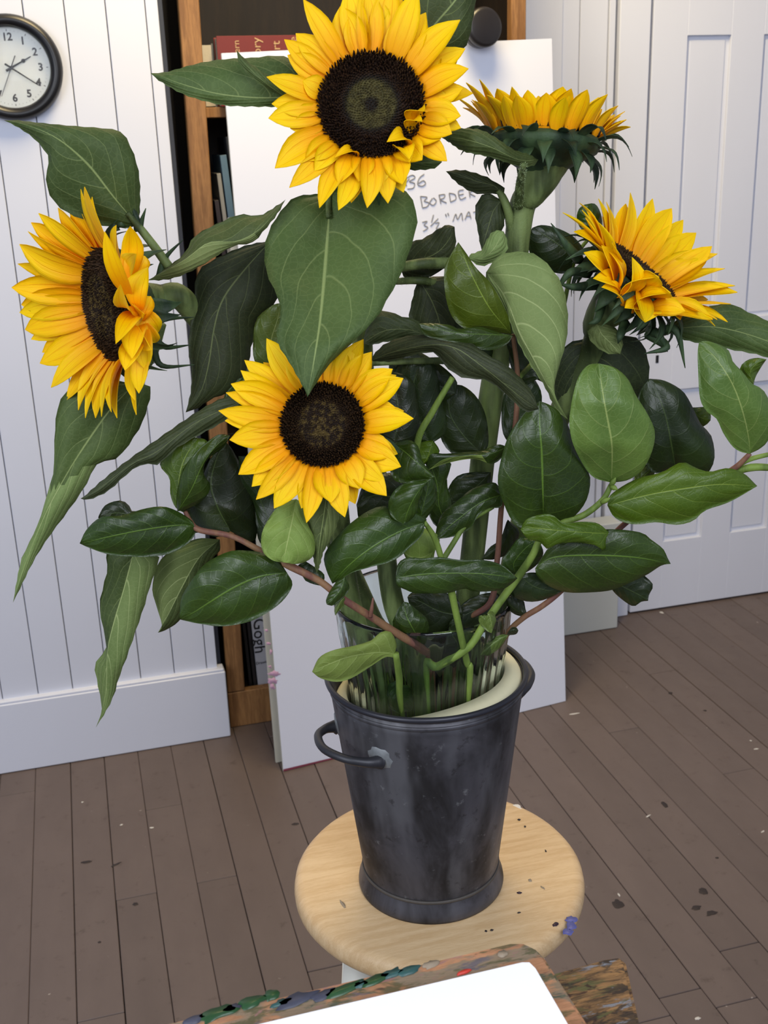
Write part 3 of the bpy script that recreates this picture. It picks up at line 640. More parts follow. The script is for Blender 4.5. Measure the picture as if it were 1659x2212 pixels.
def stem(owner, pts, rad, mat=None, name='stem', n=12, sub=6):
    ob = MB().tube(pts, rad, n, sub=sub).build(name, mat or STEM_S, owner, True)
    if mat is None:
        q = np.array(spline(pts, 6)); r = np.interp(np.linspace(0, 1, len(q)), np.linspace(0, 1, len(rad)), rad); rn = random.Random(len(q)); v = []; f = []
        for i in range(len(q)-1):
            L = np.linalg.norm(q[i+1]-q[i]); tg = (q[i+1]-q[i])/(L+1e-9)
            if q[i][2] < 1.02: continue
            for k in range(int(L/.00028)):
                c = q[i]+(q[i+1]-q[i])*rn.random(); d = V3(rn.gauss(0, 1), rn.gauss(0, 1), rn.gauss(0, 1)); d = unit(d-tg*(d @ tg)); w_ = np.cross(d, tg)*.00011; h = rn.uniform(.0010, .0024)
                b0 = c+d*(r[i]*.96); m0 = len(v); v += [b0-w_, b0+w_, b0+d*h+tg*rn.uniform(-.0004, .0004)]; f.append((m0, m0+1, m0+2))
        if f: tag(mk('hairs', v, f, HAIR, ob, False), kind='stuff')
    return ob
def inv(dx, dy, z): return V3(GC[0]+dx, GC[1]+dy, z)      # a point inside the vase
LOW = .800
def flower(label, foot): return empty('sunflower', tuple(foot), label, 'sunflower', 'sunflowers in the glass vase')

def rp(c, px): return px*((c-CAM) @ FWD)/FPX
# ================================================================== sunflower facing us at the top
FA = flower('top sunflower facing forward with ringed dark disc, stem in vase', inv(-.02, .0, LOW))
cA = P(802, 227, -.06); nA = imgdir(.0, -.02, 1)
head(FA, cA, nA, rp(cA, 113), [(655, -2, 735, 130), (639, 72, 712, 150), (664, 81, 722, 145), (614, 85, 700, 175), (621, 119, 702, 175), (654, 174, 695, 205), (576, 166, 692, 205),
    (587, 224, 690, 228), (630, 250), (580, 255, 694, 255), (627, 277, 698, 270), (594, 363, 708, 300, 1.25), (659, 347, 716, 318), (625, 405, 735, 330, .9), (679, 369, 745, 335), (690, 449, 752, 338), (731, 454, 768, 345),
    (731, 398, 775, 346), (793, 449, 790, 346, .9), (775, 392), (820, 402, 825, 344, 1.3), (838, 439, 838, 340), (869, 398, 855, 328), (912, 345, 872, 316, 1.1), (885, 350, 865, 322, .8), (952, 300, 893, 285, 1.2), (976, 289, 905, 262, 1.1), (995, 250, 912, 246, 1.1),
    (970, 217, 914, 222, 1.2), (1012, 148, 912, 200, 1.1), (1005, 105, 905, 170), (994, 43, 895, 160, 1.15), (952, 108, 898, 165, 1.35), (930, 65, 890, 145, 1.2), (920, 27, 880, 135, 1.1), (901, -25, 870, 130, 1.1),
    (889, 25, 860, 130, 1.3), (847, -40, 840, 118, 1.2), (811, -12, 805, 112, 1.4), (789, -34, 790, 112, 1.1), (753, -30, 765, 115, 1.1), (735, 14, 745, 125, 1.35), (760, 28, 775, 118, 1.0), (865, -8, 850, 120, 1.1), (980, 165, 914, 215, 1.1), (1000, 190, 914, 225, 1)],
    math.radians(12), .046, DISC_A, .0100, 14, seed=11, extra=14, seplen=.034, septilt=-42, fl_n=1400)
rs_ = random.Random(5)
for (bx, by, tx, ty, wd) in ((878, 318, 836, 306, .0075), (905, 275, 916, 240, .0085), (896, 290, 912, 262, .0065), (770, 345, 723, 340, .0055), (868, 330, 884, 344, .0085)):
    petal(FA, P(bx, by, -.0665), P(tx, ty, -.088), wd, unit(nA+UP*.4), .30, .4, rs_)
stem(FA, [cA-nA*.03, cA-nA*.06-UP*.01, P(795, 420, .0), P(780, 600, .01), P(790, 850, .03), P(822, 1080, .02), P(836, 1220, -.005), P(852, 1310, -.01), P(885, 1400, -.015), P(912, 1500, -.02), inv(.0, -.02, LOW)],
     [.014, .011, .0095, .0095, .0095, .0095, .0098, .0105, .0095, .0095, .009])
leaf(FA, SL, [(712, 418), (709, 480), (705, 530), (698, 620), (690, 700), (679, 775), (664, 858)], [(681, 420), (637, 427), (606, 459), (582, 499), (572, 542), (578, 593), (600, 640), (608, 680), (599, 716), (603, 746), (626, 783), (655, 835)],
     [(768, 398), (836, 401), (876, 412), (896, 448), (900, 485), (884, 542), (862, 600), (831, 655), (815, 683), (765, 736), (715, 783), (689, 818)], [-.03, -.05, -.09, -.125, -.14], el=.012, er=.010, N=34, ruf=.004)
stem(FA, [P(770, 385, -.01), P(735, 400, -.025), P(712, 420, -.031), P(709, 470, -.045)], [.004, .0035, .003, .002], name='petiole')
leaf(FA, SL, [(650, 208), (560, 212), (470, 203), (397, 183), (350, 166), (325, 158)], [(610, 228), (591, 230), (498, 228), (456, 221), (397, 203), (345, 174)], [(655, 150), (610, 122), (540, 126), (480, 129), (422, 139), (360, 156)], [-.03, -.03, -.02, -.01], el=.004, er=.012)
leaf(FA, SL, [(640, 218), (605, 202), (560, 168), (528, 135), (511, 108)], [(608, 207), (554, 175), (519, 141)], [(625, 195), (573, 160), (534, 133)], [-.035, -.045, -.04], el=.004, er=.004, M=3, N=14, ruf=.001)
leaf(FA, SL, [(885, 140), (930, 65), (985, 0), (1030, -70), (1060, -130)], [(850, 80), (850, 20), (880, -50), (960, -110)], [(966, 125), (1006, 98), (1021, 40), (1032, -30), (1050, -90)], [-.02, -.02, -.01], el=.008, er=.006)
leaf(FA, (SUN_T, SUN_B), [(868, 345), (905, 352), (935, 350), (955, 350)], [(880, 365), (915, 366), (940, 362)], [(890, 320), (930, 322), (945, 338)], -.04, N=12, M=3, ruf=.001)
# ================================================================== sunflower low in the middle
FE = flower('low centre sunflower facing forward with mottled disc, tip of big leaf over it', inv(-.035, -.01, LOW))
cE = P(697, 918, -.105); nE = imgdir(-.02, -.05, 1)
head(FE, cE, nE, rp(cE, 89), [(576, 731, 655, 845), (528, 778, 635, 860), (499, 829, 622, 880), (488, 848, 614, 885, .8), (472, 887, 610, 900), (486, 909, 609, 920, 1.15), (496, 950, 610, 930, 1.2), (515, 1025, 616, 950, 1.2), (544, 1051, 628, 975, 1.1), (553, 1079, 645, 990, .9),
    (592, 1098, 655, 1000, 1.1), (651, 1098, 680, 1006), (662, 1129, 690, 1008, .9), (715, 1086, 715, 1008, 1.25), (745, 1117, 730, 1004, 1.1), (777, 1056, 750, 995, 1.2), (835, 1071, 768, 985, 1.2), (866, 1008, 775, 970, 1.25), (851, 982, 783, 945, 1.2), (893, 904, 786, 925, 1.1),
    (854, 880, 785, 905, 1.25), (871, 817, 778, 880, 1.2), (848, 797, 768, 860, 1.2), (803, 760, 745, 842, 1), (785, 733, 735, 838, 1.1), (762, 746, 722, 832, 1.1), (740, 745, 712, 830), (700, 730, 700, 830), (650, 745, 680, 832), (625, 760, 665, 838), (612, 1090, 668, 1003, .9), (520, 800, 628, 870, .9), (830, 1040, 775, 975, .9)],
    math.radians(12), .045, DISC_E, .0096, 14, seed=23, extra=14, seplen=.036, septilt=-40, fl_n=1300, dome=.3)
stem(FE, [cE-nE*.03, cE-nE*.055-UP*.005, P(722, 1040, -.035), P(735, 1150, -.015), P(752, 1280, -.01), P(775, 1370, -.01), P(805, 1460, -.01), inv(-.025, -.015, LOW)], [.014, .011, .0105, .0105, .011, .011, .0105, .01])
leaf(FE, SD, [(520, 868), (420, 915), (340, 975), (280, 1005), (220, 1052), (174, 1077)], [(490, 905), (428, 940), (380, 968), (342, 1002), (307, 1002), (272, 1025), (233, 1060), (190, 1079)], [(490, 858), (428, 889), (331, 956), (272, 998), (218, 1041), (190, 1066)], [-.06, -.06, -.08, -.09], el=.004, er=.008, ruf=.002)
leaf(FE, SL, [(290, 1185), (268, 1270), (247, 1340), (232, 1405), (230, 1480), (222, 1530), (207, 1572)], [(231, 1192), (233, 1228), (216, 1306), (224, 1360), (229, 1405), (206, 1432), (210, 1469), (220, 1531)],
     [(340, 1200), (336, 1232), (323, 1267), (311, 1309), (292, 1364), (272, 1422), (257, 1461), (241, 1512)], [-.03, -.03, -.04, -.03], el=.014, er=.003, flip=lambda u, t: u > 0 or t > .58, ruf=.002)
stem(FE, [P(700, 1080, -.01), P(560, 1130, .005), P(420, 1145, -.01), P(310, 1170, -.025), P(290, 1190, -.031)], [.004, .003, .003, .0028, .002], name='petiole')
leaf(FE, (SUN_B, SUN_T), [(475, 1165), (430, 1205), (395, 1265), (362, 1330), (341, 1367)], [(420, 1165), (350, 1205), (329, 1267), (338, 1309), (350, 1352)], [(475, 1190), (459, 1208), (430, 1280), (389, 1339), (360, 1360)], [.0, -.01, -.02], el=.006, er=.010, flip=lambda u, t: u > .05)
leaf(FE, SL, [(706, 1062), (700, 1110), (692, 1160), (688, 1200), (684, 1240)], [(662, 1085), (656, 1119), (663, 1159), (676, 1200)], [(732, 1080), (731, 1119), (718, 1159), (699, 1190), (692, 1215)], [-.09, -.11, -.115], el=.010, er=.012, flip=lambda u, t: u > .25, M=5, ruf=.001)
# ================================================================== sunflower at left
FD = flower('leftmost sunflower turned sideways with petals folded over its disc', inv(-.02, .03, LOW))
cD = P(237, 659, -.03); nD = imgdir(-.81, .22, .54)
head(FD, cD, nD, rp(cD, 116), [(182, 404, 240, 560), (174, 409, 222, 555), (147, 414, 210, 550), (125, 449, 205, 550), (83, 461, 200, 550, .9), (67, 481, 195, 555, 1.1), (42, 528, 180, 572, 1.3), (60, 500, 185, 562), (25, 621, 168, 608, 1.25), (46, 658, 168, 645, 1.3), (42, 675, 170, 660), (54, 712, 175, 680, 1.3), (67, 733, 182, 700),
    (91, 761, 190, 725, 1), (86, 785, 195, 735, 1.25), (110, 837, 212, 760, 1.1), (143, 864, 225, 765), (169, 886, 240, 770, 1.1), (184, 903, 250, 772, .8), (206, 903, 258, 772, .9), (219, 900, 268, 770, 1.2), (294, 896, 280, 768, 1.1), (312, 815, 290, 755), (60, 545, 176, 590, 1.1), (38, 570, 172, 595, .9), (240, 890, 275, 770)],
    math.radians(25), .060, DISC_E, .0106, 18, seed=31, extra=14, septilt=-30, seplen=.030, fl_n=1300, dome=.25)
rs_ = random.Random(9)
for (bx, by, tx, ty, wd, ob, ot, bw) in ((278, 635, 226, 500, .0075, -.045, -.075, .08), (272, 600, 281, 489, .010, -.035, -.05, -.16), (286, 610, 313, 553, .011, -.035, -.02, .3), (298, 665, 320, 577, .011, -.04, -.04, .2), (300, 662, 260, 615, .009, -.035, -.095, .15),
        (302, 690, 326, 640, .009, -.04, -.03, .2), (306, 679, 250, 742, .009, -.035, -.095, .12), (308, 672, 342, 718, .010, -.035, -.03, .3), (312, 700, 337, 740, .008, -.04, -.03, .2), (305, 700, 285, 775, .010, -.04, -.07, .1), (314, 712, 316, 800, .009, -.04, -.05, .1), (300, 735, 270, 800, .010, -.045, -.07, .1), (308, 745, 300, 850, .009, -.04, -.05, .1)):
    petal(FD, P(bx, by, ob-.042), P(tx, ty, ot-.042), wd*.92, unit(nD*.5+RIGHT*.3-FWD), bw, .35, rs_)
stem(FD, [cD-nD*.025, cD-nD*.05, P(385, 640, -.0), P(425, 685, .01), P(510, 800, .03), P(640, 1000, .05), P(740, 1200, .05), P(800, 1330, .045), P(835, 1420, .04), inv(-.03, .015, LOW)], [.018, .0125, .0115, .0105, .010, .010, .0105, .0105, .0105, .010])
leaf(FD, SL, [(298, 488), (245, 425), (190, 355), (130, 303), (70, 274), (8, 260)], [(262, 492), (205, 482), (140, 455), (108, 420), (100, 380), (106, 345), (97, 325), (72, 297), (35, 272)], [(302, 440), (300, 380), (287, 330), (264, 288), (235, 279), (150, 272), (80, 265), (35, 260)], [-.02, -.03, -.04, -.03], el=.010, er=.010, N=30)
stem(FD, [P(366, 578, -.02), P(335, 535, -.022), P(300, 490, -.021), P(275, 460, -.025)], [.0042, .0038, .0034, .002], name='petiole')
leaf(FD, (SUN_T, SUN_B), [(318, 606), (397, 562), (451, 524), (510, 522), (555, 500), (590, 465), (617, 431)], [(345, 590), (398, 549), (422, 510), (485, 477), (520, 464), (561, 466), (597, 446)], [(371, 601), (422, 580), (477, 546), (506, 530), (544, 524), (565, 503), (596, 465)], [-.03, -.06, -.07, -.06, -.05], el=.016, er=.004, flip=lambda u, t: u > 0 and t < .72, ruf=.002)
leaf(FD, SL, [(292, 828), (242, 880), (205, 930), (165, 990), (135, 1040), (100, 1105), (65, 1190), (46, 1245), (28, 1302)], [(200, 820), (156, 835), (126, 878), (118, 955), (116, 1018), (103, 1064), (84, 1127), (60, 1180), (45, 1215)], [(325, 839), (311, 901), (296, 932), (260, 983), (233, 996), (210, 1000), (179, 1057), (132, 1123), (108, 1155), (70, 1215)],
     [-.0, -.01, -.02, -.03], el=.008, er=.010, flip=lambda u, t: t > .50-.10*u, N=34)
stem(FD, [P(350, 700, -.0), P(330, 770, .005), P(292, 828, .0)], [.004, .0034, .0028], name='petiole')
for (bx, by, mx, my, tx, ty) in ((300, 500, 290, 460, 256, 400), (300, 500, 305, 480, 315, 450), (330, 730, 360, 750, 412, 745), (330, 750, 350, 790, 420, 788), (330, 710, 355, 690, 420, 685), (345, 600, 355, 560, 395, 518), (250, 500, 240, 470, 228, 440), (262, 490, 258, 460, 262, 430)):
    MB().tube([P(bx, by, -.02), P(mx, my, -.02), P(tx, ty, -.025)], [.0042, .0026, .0004], 6).build('sepal', CALYX, FD, True)
# ================================================================== sunflower upper right, seen from the side
FB = flower('upper right sunflower seen in profile, petals pointing up on thick stem', inv(.03, .03, LOW))
cB = P(1176, 292, .03); nB = imgdir(.06, -1, .17)
head(FB, cB, nB, rp(cB, 116), [(982, 207, 1062, 280), (1007, 178, 1075, 275), (1036, 171, 1080, 270), (1052, 205, 1090, 285), (1074, 191, 1100, 285, 1.1), (1106, 187, 1112, 278), (1140, 194, 1140, 290), (1163, 207, 1150, 300, 1.2), (1216, 187, 1205, 280, 1.2), (1234, 191, 1215, 282), (1266, 210, 1240, 300, 1.2), (1293, 210, 1255, 300, 1.3),
    (1335, 228, 1275, 300, 1.1), (1350, 240, 1282, 300, 1), (1362, 274, 1290, 302, .9), (1353, 258, 1290, 297, .9), (1080, 230, 1095, 295, 1.1), (1110, 225, 1115, 297, 1.2), (1190, 215, 1180, 302, 1.2), (1210, 240, 1195, 302, 1.1), (1240, 240, 1218, 302, 1.2), (1125, 250, 1140, 300, .9), (1150, 240, 1160, 303, 1), (1020, 215, 1068, 288, 1.1), (1000, 232, 1062, 290), (1300, 235, 1262, 302, 1.1), (1035, 225, 1075, 292, 1.1), (1180, 200, 1180, 280, 1.1), (1250, 215, 1230, 282, 1), (1320, 255, 1280, 303, 1)],
    math.radians(62), .044, DISC_E, .0092, 40, seed=41, extra=16, septilt=-14, seplen=.027, fl_n=500)
stem(FB, [cB-nB*.018, cB-nB*.032, cB-nB*.048-RIGHT*.006, P(1130, 440, .03), P(1118, 510, .03), P(1108, 600, .03), P(1082, 740, .03), P(1062, 850, .03), P(1044, 980, .03), P(1026, 1150, .03), P(1008, 1300, .03), P(985, 1420, .03), inv(.02, .02, LOW)],
     [.032, .019, .0135, .012, .0115, .0118, .0118, .0118, .0118, .0118, .012, .0118, .011], n=16)
leaf(FB, SD, [(1088, 428), (1069, 402), (1030, 392), (995, 378), (963, 370)], [(1078, 418), (1069, 418), (1028, 417), (991, 397)], [(1088, 405), (1070, 395), (1051, 383), (1010, 370), (985, 368)], [.02, .01, .0], M=4, N=16, ruf=.001)
stem(FB, [P(1105, 500, .028), P(1097, 455, .02), P(1085, 425, .02), P(1075, 412, .018)], [.0045, .004, .0035, .002], name='petiole')
leaf(FB, SD, [(1084, 432), (1066, 455), (1055, 490), (1046, 520), (1042, 545)], [(1050, 418), (1030, 440), (1027, 465), (1033, 500), (1038, 530)], [(1089, 460), (1088, 485), (1078, 510), (1058, 535)], [.02, .015, .01], M=4, N=16)
leaf(FB, SL, [(1163, 345), (1120, 345), (1060, 318), (1000, 300), (953, 297)], [(1152, 357), (1120, 358), (1060, 339), (1001, 326), (970, 306)], [(1142, 334), (1110, 324), (1069, 297), (1037, 281), (991, 278), (970, 285)], [-.02, -.05, -.05, -.03], el=.008, er=.006, ruf=.001)
stem(FB, [P(1120, 445, .016), P(1124, 390, -.01), P(1132, 356, -.045)], [.0045, .0036, .002], name='petiole')
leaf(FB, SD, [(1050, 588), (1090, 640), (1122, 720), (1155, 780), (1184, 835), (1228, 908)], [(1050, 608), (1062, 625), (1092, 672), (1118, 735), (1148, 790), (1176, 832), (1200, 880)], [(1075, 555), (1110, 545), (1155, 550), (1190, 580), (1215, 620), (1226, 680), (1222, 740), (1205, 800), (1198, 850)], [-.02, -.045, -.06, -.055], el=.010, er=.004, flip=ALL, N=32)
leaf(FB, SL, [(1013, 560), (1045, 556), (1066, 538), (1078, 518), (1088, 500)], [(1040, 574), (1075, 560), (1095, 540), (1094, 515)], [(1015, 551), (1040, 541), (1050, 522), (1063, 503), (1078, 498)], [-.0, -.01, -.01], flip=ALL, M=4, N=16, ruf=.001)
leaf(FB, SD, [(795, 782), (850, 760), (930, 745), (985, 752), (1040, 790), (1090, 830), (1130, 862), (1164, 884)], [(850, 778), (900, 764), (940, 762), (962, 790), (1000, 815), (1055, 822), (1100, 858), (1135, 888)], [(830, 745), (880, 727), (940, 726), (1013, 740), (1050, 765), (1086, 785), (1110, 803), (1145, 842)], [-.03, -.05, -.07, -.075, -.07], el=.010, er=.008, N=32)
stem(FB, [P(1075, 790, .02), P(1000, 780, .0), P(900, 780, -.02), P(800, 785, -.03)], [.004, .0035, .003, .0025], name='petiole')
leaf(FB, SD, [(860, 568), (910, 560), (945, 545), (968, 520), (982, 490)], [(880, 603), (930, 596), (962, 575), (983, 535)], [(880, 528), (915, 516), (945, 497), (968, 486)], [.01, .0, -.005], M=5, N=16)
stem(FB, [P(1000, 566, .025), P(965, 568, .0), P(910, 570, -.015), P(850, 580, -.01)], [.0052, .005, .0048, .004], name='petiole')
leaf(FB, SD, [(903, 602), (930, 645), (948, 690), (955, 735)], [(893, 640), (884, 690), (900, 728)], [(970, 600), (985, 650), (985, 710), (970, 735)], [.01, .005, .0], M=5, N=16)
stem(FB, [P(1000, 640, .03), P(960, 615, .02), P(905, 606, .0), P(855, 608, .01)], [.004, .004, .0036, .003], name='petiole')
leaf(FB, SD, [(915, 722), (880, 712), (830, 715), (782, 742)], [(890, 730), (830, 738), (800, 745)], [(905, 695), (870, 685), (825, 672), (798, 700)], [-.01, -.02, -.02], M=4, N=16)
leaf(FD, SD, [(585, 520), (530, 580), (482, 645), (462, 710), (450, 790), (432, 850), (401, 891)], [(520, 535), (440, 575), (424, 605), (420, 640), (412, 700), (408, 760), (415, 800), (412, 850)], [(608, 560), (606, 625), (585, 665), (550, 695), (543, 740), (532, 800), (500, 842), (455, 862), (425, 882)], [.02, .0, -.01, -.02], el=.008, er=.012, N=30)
stem(FD, [P(510, 800, .03), P(560, 680, .05), P(600, 560, .035), P(585, 520, .02)], [.0045, .004, .0035, .003], name='petiole')
# ================================================================== sunflower at right
FC = flower('right sunflower tilted upward with narrow dark disc and bracts below', inv(.04, .0, LOW))
cC = P(1378, 596, .0); nC = imgdir(.59, -.70, .42)
head(FC, cC, nC, rp(cC, 97), [(1216, 459, 1310, 545, .8), (1252, 438, 1318, 535, .9), (1293, 429, 1325, 532), (1310, 436, 1330, 532), (1362, 416, 1345, 532, .8), (1352, 440, 1350, 535, 1.1), (1410, 429, 1370, 542, 1.1), (1451, 450, 1395, 555, 1.25), (1476, 475, 1410, 568, 1.1), (1504, 503, 1425, 582, 1.3), (1538, 532, 1438, 595, 1.2), (1550, 548, 1445, 603, 1),
    (1566, 580, 1452, 612, .8), (1588, 617, 1460, 630, 1.1), (1593, 631, 1462, 638, 1), (1579, 656, 1465, 648, .9), (1572, 695, 1462, 658, 1.1), (1545, 704, 1455, 660, 1), (1240, 500, 1300, 560, 1), (1265, 470, 1310, 550, 1), (1500, 540, 1430, 590, 1.1), (1394, 693, 1400, 655), (1328, 500, 1335, 535, .8), (1470, 690, 1440, 662, 1.1)],
    math.radians(40), .052, DISC_E, .0102, 42, seed=57, extra=14, septilt=-34, seplen=.032, fl_n=1000, dome=.2)
rs_ = random.Random(12)
for (bx, by, tx, ty, wd, ob, ot, bw) in ((1338, 640, 1366, 556, .0095, -.035, -.045, .3), (1325, 610, 1300, 530, .009, -.03, -.04, .1), (1330, 625, 1318, 545, .009, -.03, -.04, .2), (1352, 660, 1424, 598, .0105, -.035, -.06, .2), (1330, 630, 1282, 601, .008, -.03, -.05, .2),
        (1370, 672, 1449, 632, .0105, -.035, -.055, .25), (1340, 652, 1300, 620, .009, -.04, -.05, .2), (1385, 672, 1394, 696, .012, -.04, -.05, .3), (1400, 672, 1480, 672, .010, -.035, -.045, .1), (1385, 668, 1350, 665, .009, -.04, -.05, .2), (1420, 668, 1540, 690, .010, -.03, -.03, .1), (1315, 600, 1262, 545, .009, -.03, -.04, .1)):
    petal(FC, P(bx, by, ob-.014), P(tx, ty, ot-.014), wd*1.15, unit(nC-FWD*.6), bw, .35, rs_)
for (bx, by, mx, my, tx, ty) in ((1430, 715, 1462, 715, 1480, 795), (1400, 720, 1440, 750, 1392, 764), (1405, 715, 1425, 725, 1442, 760), (1250, 560, 1225, 530, 1190, 482), (1290, 615, 1240, 620, 1205, 612), (1300, 650, 1290, 690, 1270, 700), (1350, 700, 1340, 725, 1335, 742), (1270, 590, 1230, 590, 1195, 640)):
    MB().tube([P(bx, by, -.01), P(mx, my, -.03), P(tx, ty, -.03)], [.0052, .0036, .0004], 6).build('sepal', CALYX, FC, True)
stem(FC, [cC-nC*.028, cC-nC*.055, P(1285, 740, .02), P(1225, 860, .03), P(1165, 1000, .04), P(1122, 1150, .04), P(1090, 1290, .035), P(1050, 1400, .03), inv(.035, .01, LOW)], [.022, .013, .0115, .0115, .0115, .0115, .0115, .011, .010])
leaf(FC, SL, [(1440, 712), (1520, 705), (1577, 712), (1640, 730), (1700, 755), (1770, 790)], [(1472, 731), (1508, 740), (1577, 754), (1640, 766), (1700, 785)], [(1480, 680), (1536, 662), (1577, 657), (1614, 674), (1660, 695), (1720, 735)], [.02, .02, .01], el=.006, er=.012)
leaf(FC, SD, [(1287, 735), (1268, 780), (1255, 830), (1262, 880), (1290, 935)], [(1250, 735), (1220, 750), (1200, 795), (1194, 850), (1208, 890), (1245, 920)], [(1340, 725), (1384, 738), (1402, 800), (1388, 865), (1340, 915)], [.02, .02, .03], N=24, el=.004, er=.006)
leaf(FC, SD, [(1290, 700), (1300, 722), (1318, 740), (1340, 765)], [(1270, 715), (1280, 740), (1310, 762)], [(1310, 700), (1335, 715), (1345, 740)], -.02, M=4, N=12, flip=ALL)

# ================================================================== glossy-leaved greenery sprigs
def sprig(label, foot): return empty('greenery_sprig', tuple(foot), label, 'foliage', 'greenery sprigs in the glass vase')
# P: red stem arching out to the left
G1 = sprig('glossy green sprig with long reddish stem arching to the left over the rim', P(915, 1440, -.02))
stem(G1, [inv(-.01, -.035, .86), P(925, 1440, -.05), P(914, 1403, -.062), P(860, 1370, -.075), P(790, 1325, -.09), P(735, 1290, -.10), P(690, 1255, -.10), P(625, 1222, -.10), P(560, 1188, -.09), P(500, 1158, -.08), P(432, 1145, -.07), P(412, 1128, -.065), P(400, 1105, -.06)],
     [.0035, .0035, .0042, .0038, .0034, .0032, .0032, .0036, .0028, .0026, .0028, .0024, .002], STEM_R)
leaf(G1, LT, [(620, 1237), (562, 1245), (507, 1268), (448, 1304), (420, 1322), (388, 1338)], [(632, 1262), (616, 1292), (585, 1319), (538, 1343), (479, 1353), (428, 1347), (400, 1341)], [(602, 1212), (570, 1195), (530, 1189), (492, 1192), (444, 1217), (417, 1249), (393, 1288), (389, 1318)], [-.10, -.115, -.125, -.11], el=.010, er=.008, N=28)
leaf(G1, LT, [(420, 1138), (389, 1134), (311, 1144), (233, 1160), (200, 1168), (172, 1174)], [(422, 1152), (405, 1175), (362, 1197), (311, 1203), (241, 1199), (194, 1184)], [(414, 1124), (381, 1103), (350, 1094), (311, 1099), (260, 1114), (218, 1117), (187, 1144)], [-.07, -.085, -.09, -.08], el=.010, er=.006, N=26)
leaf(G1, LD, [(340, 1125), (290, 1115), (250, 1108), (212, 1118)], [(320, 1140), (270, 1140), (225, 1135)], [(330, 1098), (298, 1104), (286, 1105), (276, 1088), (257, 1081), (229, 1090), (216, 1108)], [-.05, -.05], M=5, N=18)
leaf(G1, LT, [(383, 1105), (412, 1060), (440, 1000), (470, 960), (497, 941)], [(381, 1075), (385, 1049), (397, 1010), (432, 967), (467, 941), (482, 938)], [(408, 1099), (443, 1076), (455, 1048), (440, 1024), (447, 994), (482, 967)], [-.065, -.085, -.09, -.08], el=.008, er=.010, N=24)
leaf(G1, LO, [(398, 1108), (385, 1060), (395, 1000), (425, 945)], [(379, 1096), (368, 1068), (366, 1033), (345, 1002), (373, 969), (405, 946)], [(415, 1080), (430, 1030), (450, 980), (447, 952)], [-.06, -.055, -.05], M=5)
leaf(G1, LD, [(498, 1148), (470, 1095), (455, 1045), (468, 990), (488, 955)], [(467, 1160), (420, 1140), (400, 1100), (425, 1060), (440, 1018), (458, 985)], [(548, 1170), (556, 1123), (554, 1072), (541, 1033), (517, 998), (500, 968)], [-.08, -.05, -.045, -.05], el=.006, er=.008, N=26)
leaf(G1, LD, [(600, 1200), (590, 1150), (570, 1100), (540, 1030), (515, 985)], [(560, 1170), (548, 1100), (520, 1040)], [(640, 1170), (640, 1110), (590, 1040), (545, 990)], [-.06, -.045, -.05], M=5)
leaf(G1, (LEM_B, LEM_L), [(640, 1078), (632, 1120), (622, 1165), (612, 1215)], [(609, 1086), (581, 1119), (565, 1155), (567, 1190), (588, 1210)], [(655, 1090), (664, 1130), (680, 1165), (676, 1202), (645, 1218)], [-.10, -.115, -.12], el=.004, er=.004, M=6)
leaf(G1, LT, [(745, 1245), (738, 1270), (725, 1288), (706, 1306)], [(755, 1270), (740, 1292), (720, 1308)], [(728, 1255), (712, 1278), (704, 1296)], [-.105, -.115], M=4, N=12, ruf=.001)
leaf(G1, LL, [(745, 1290), (735, 1300), (724, 1330)], [(745, 1305), (730, 1322)], [(730, 1296), (722, 1315)], -.105, M=3, N=8, ruf=.0005)
leaf(G1, LD, [(700, 1258), (668, 1240), (640, 1225), (660, 1212)], [(690, 1265), (655, 1250)], [(700, 1240), (680, 1225)], -.095, M=3, N=10)
stem(G1, [P(800, 1332, -.092), P(803, 1315, -.095), P(806, 1292, -.095)], [.002, .0018, .0008], STEM_R, 'bud', 8)
leaf(G1, LT, [(912, 1392), (893, 1360), (878, 1330), (872, 1300)], [(870, 1378), (848, 1350), (855, 1327), (862, 1312)], [(920, 1385), (927, 1358), (921, 1335), (898, 1315), (882, 1302)], [-.06, -.075, -.07], M=5, N=18)
# Q: stem rising to the right with the big pale round leaf
G2 = sprig('glossy sprig rising right, bearing the broad bright oval leaf', P(925, 1445, -.05))
stem(G2, [inv(.0, -.04, .86), P(920, 1450, -.055), P(945, 1438, -.062), P(1010, 1400, -.065), P(1045, 1350, -.06), P(1080, 1300, -.055), P(1120, 1245, -.05), P(1150, 1200, -.055), P(1168, 1165, -.055), P(1210, 1132, -.05), P(1262, 1112, -.045), P(1302, 1080, -.045), P(1320, 1048, -.045)],
     [.0035, .0045, .0042, .0036, .0036, .0036, .0038, .0034, .003, .003, .003, .0028, .0024], STEM_G)
leaf(G2, LL, [(1321, 1043), (1322, 967), (1315, 919), (1304, 860), (1293, 785)], [(1277, 1027), (1242, 970), (1230, 920), (1234, 872), (1248, 818), (1268, 790)], [(1359, 1036), (1391, 1011), (1411, 967), (1414, 929), (1397, 891), (1375, 856), (1356, 818), (1328, 794)], [-.045, -.075, -.08, -.06], el=.006, er=.006, N=30, M=8)
leaf(G2, LT, [(1174, 1112), (1172, 1040), (1170, 970), (1166, 920), (1165, 866)], [(1140, 1142), (1110, 1130), (1089, 1090), (1075, 1041), (1085, 981), (1102, 935), (1135, 890)], [(1200, 1135), (1235, 1120), (1262, 1090), (1274, 1055), (1272, 1020), (1243, 970), (1230, 925), (1215, 898), (1190, 876)], [-.045, -.055, -.06, -.05], el=.007, er=.007, N=30, M=8)
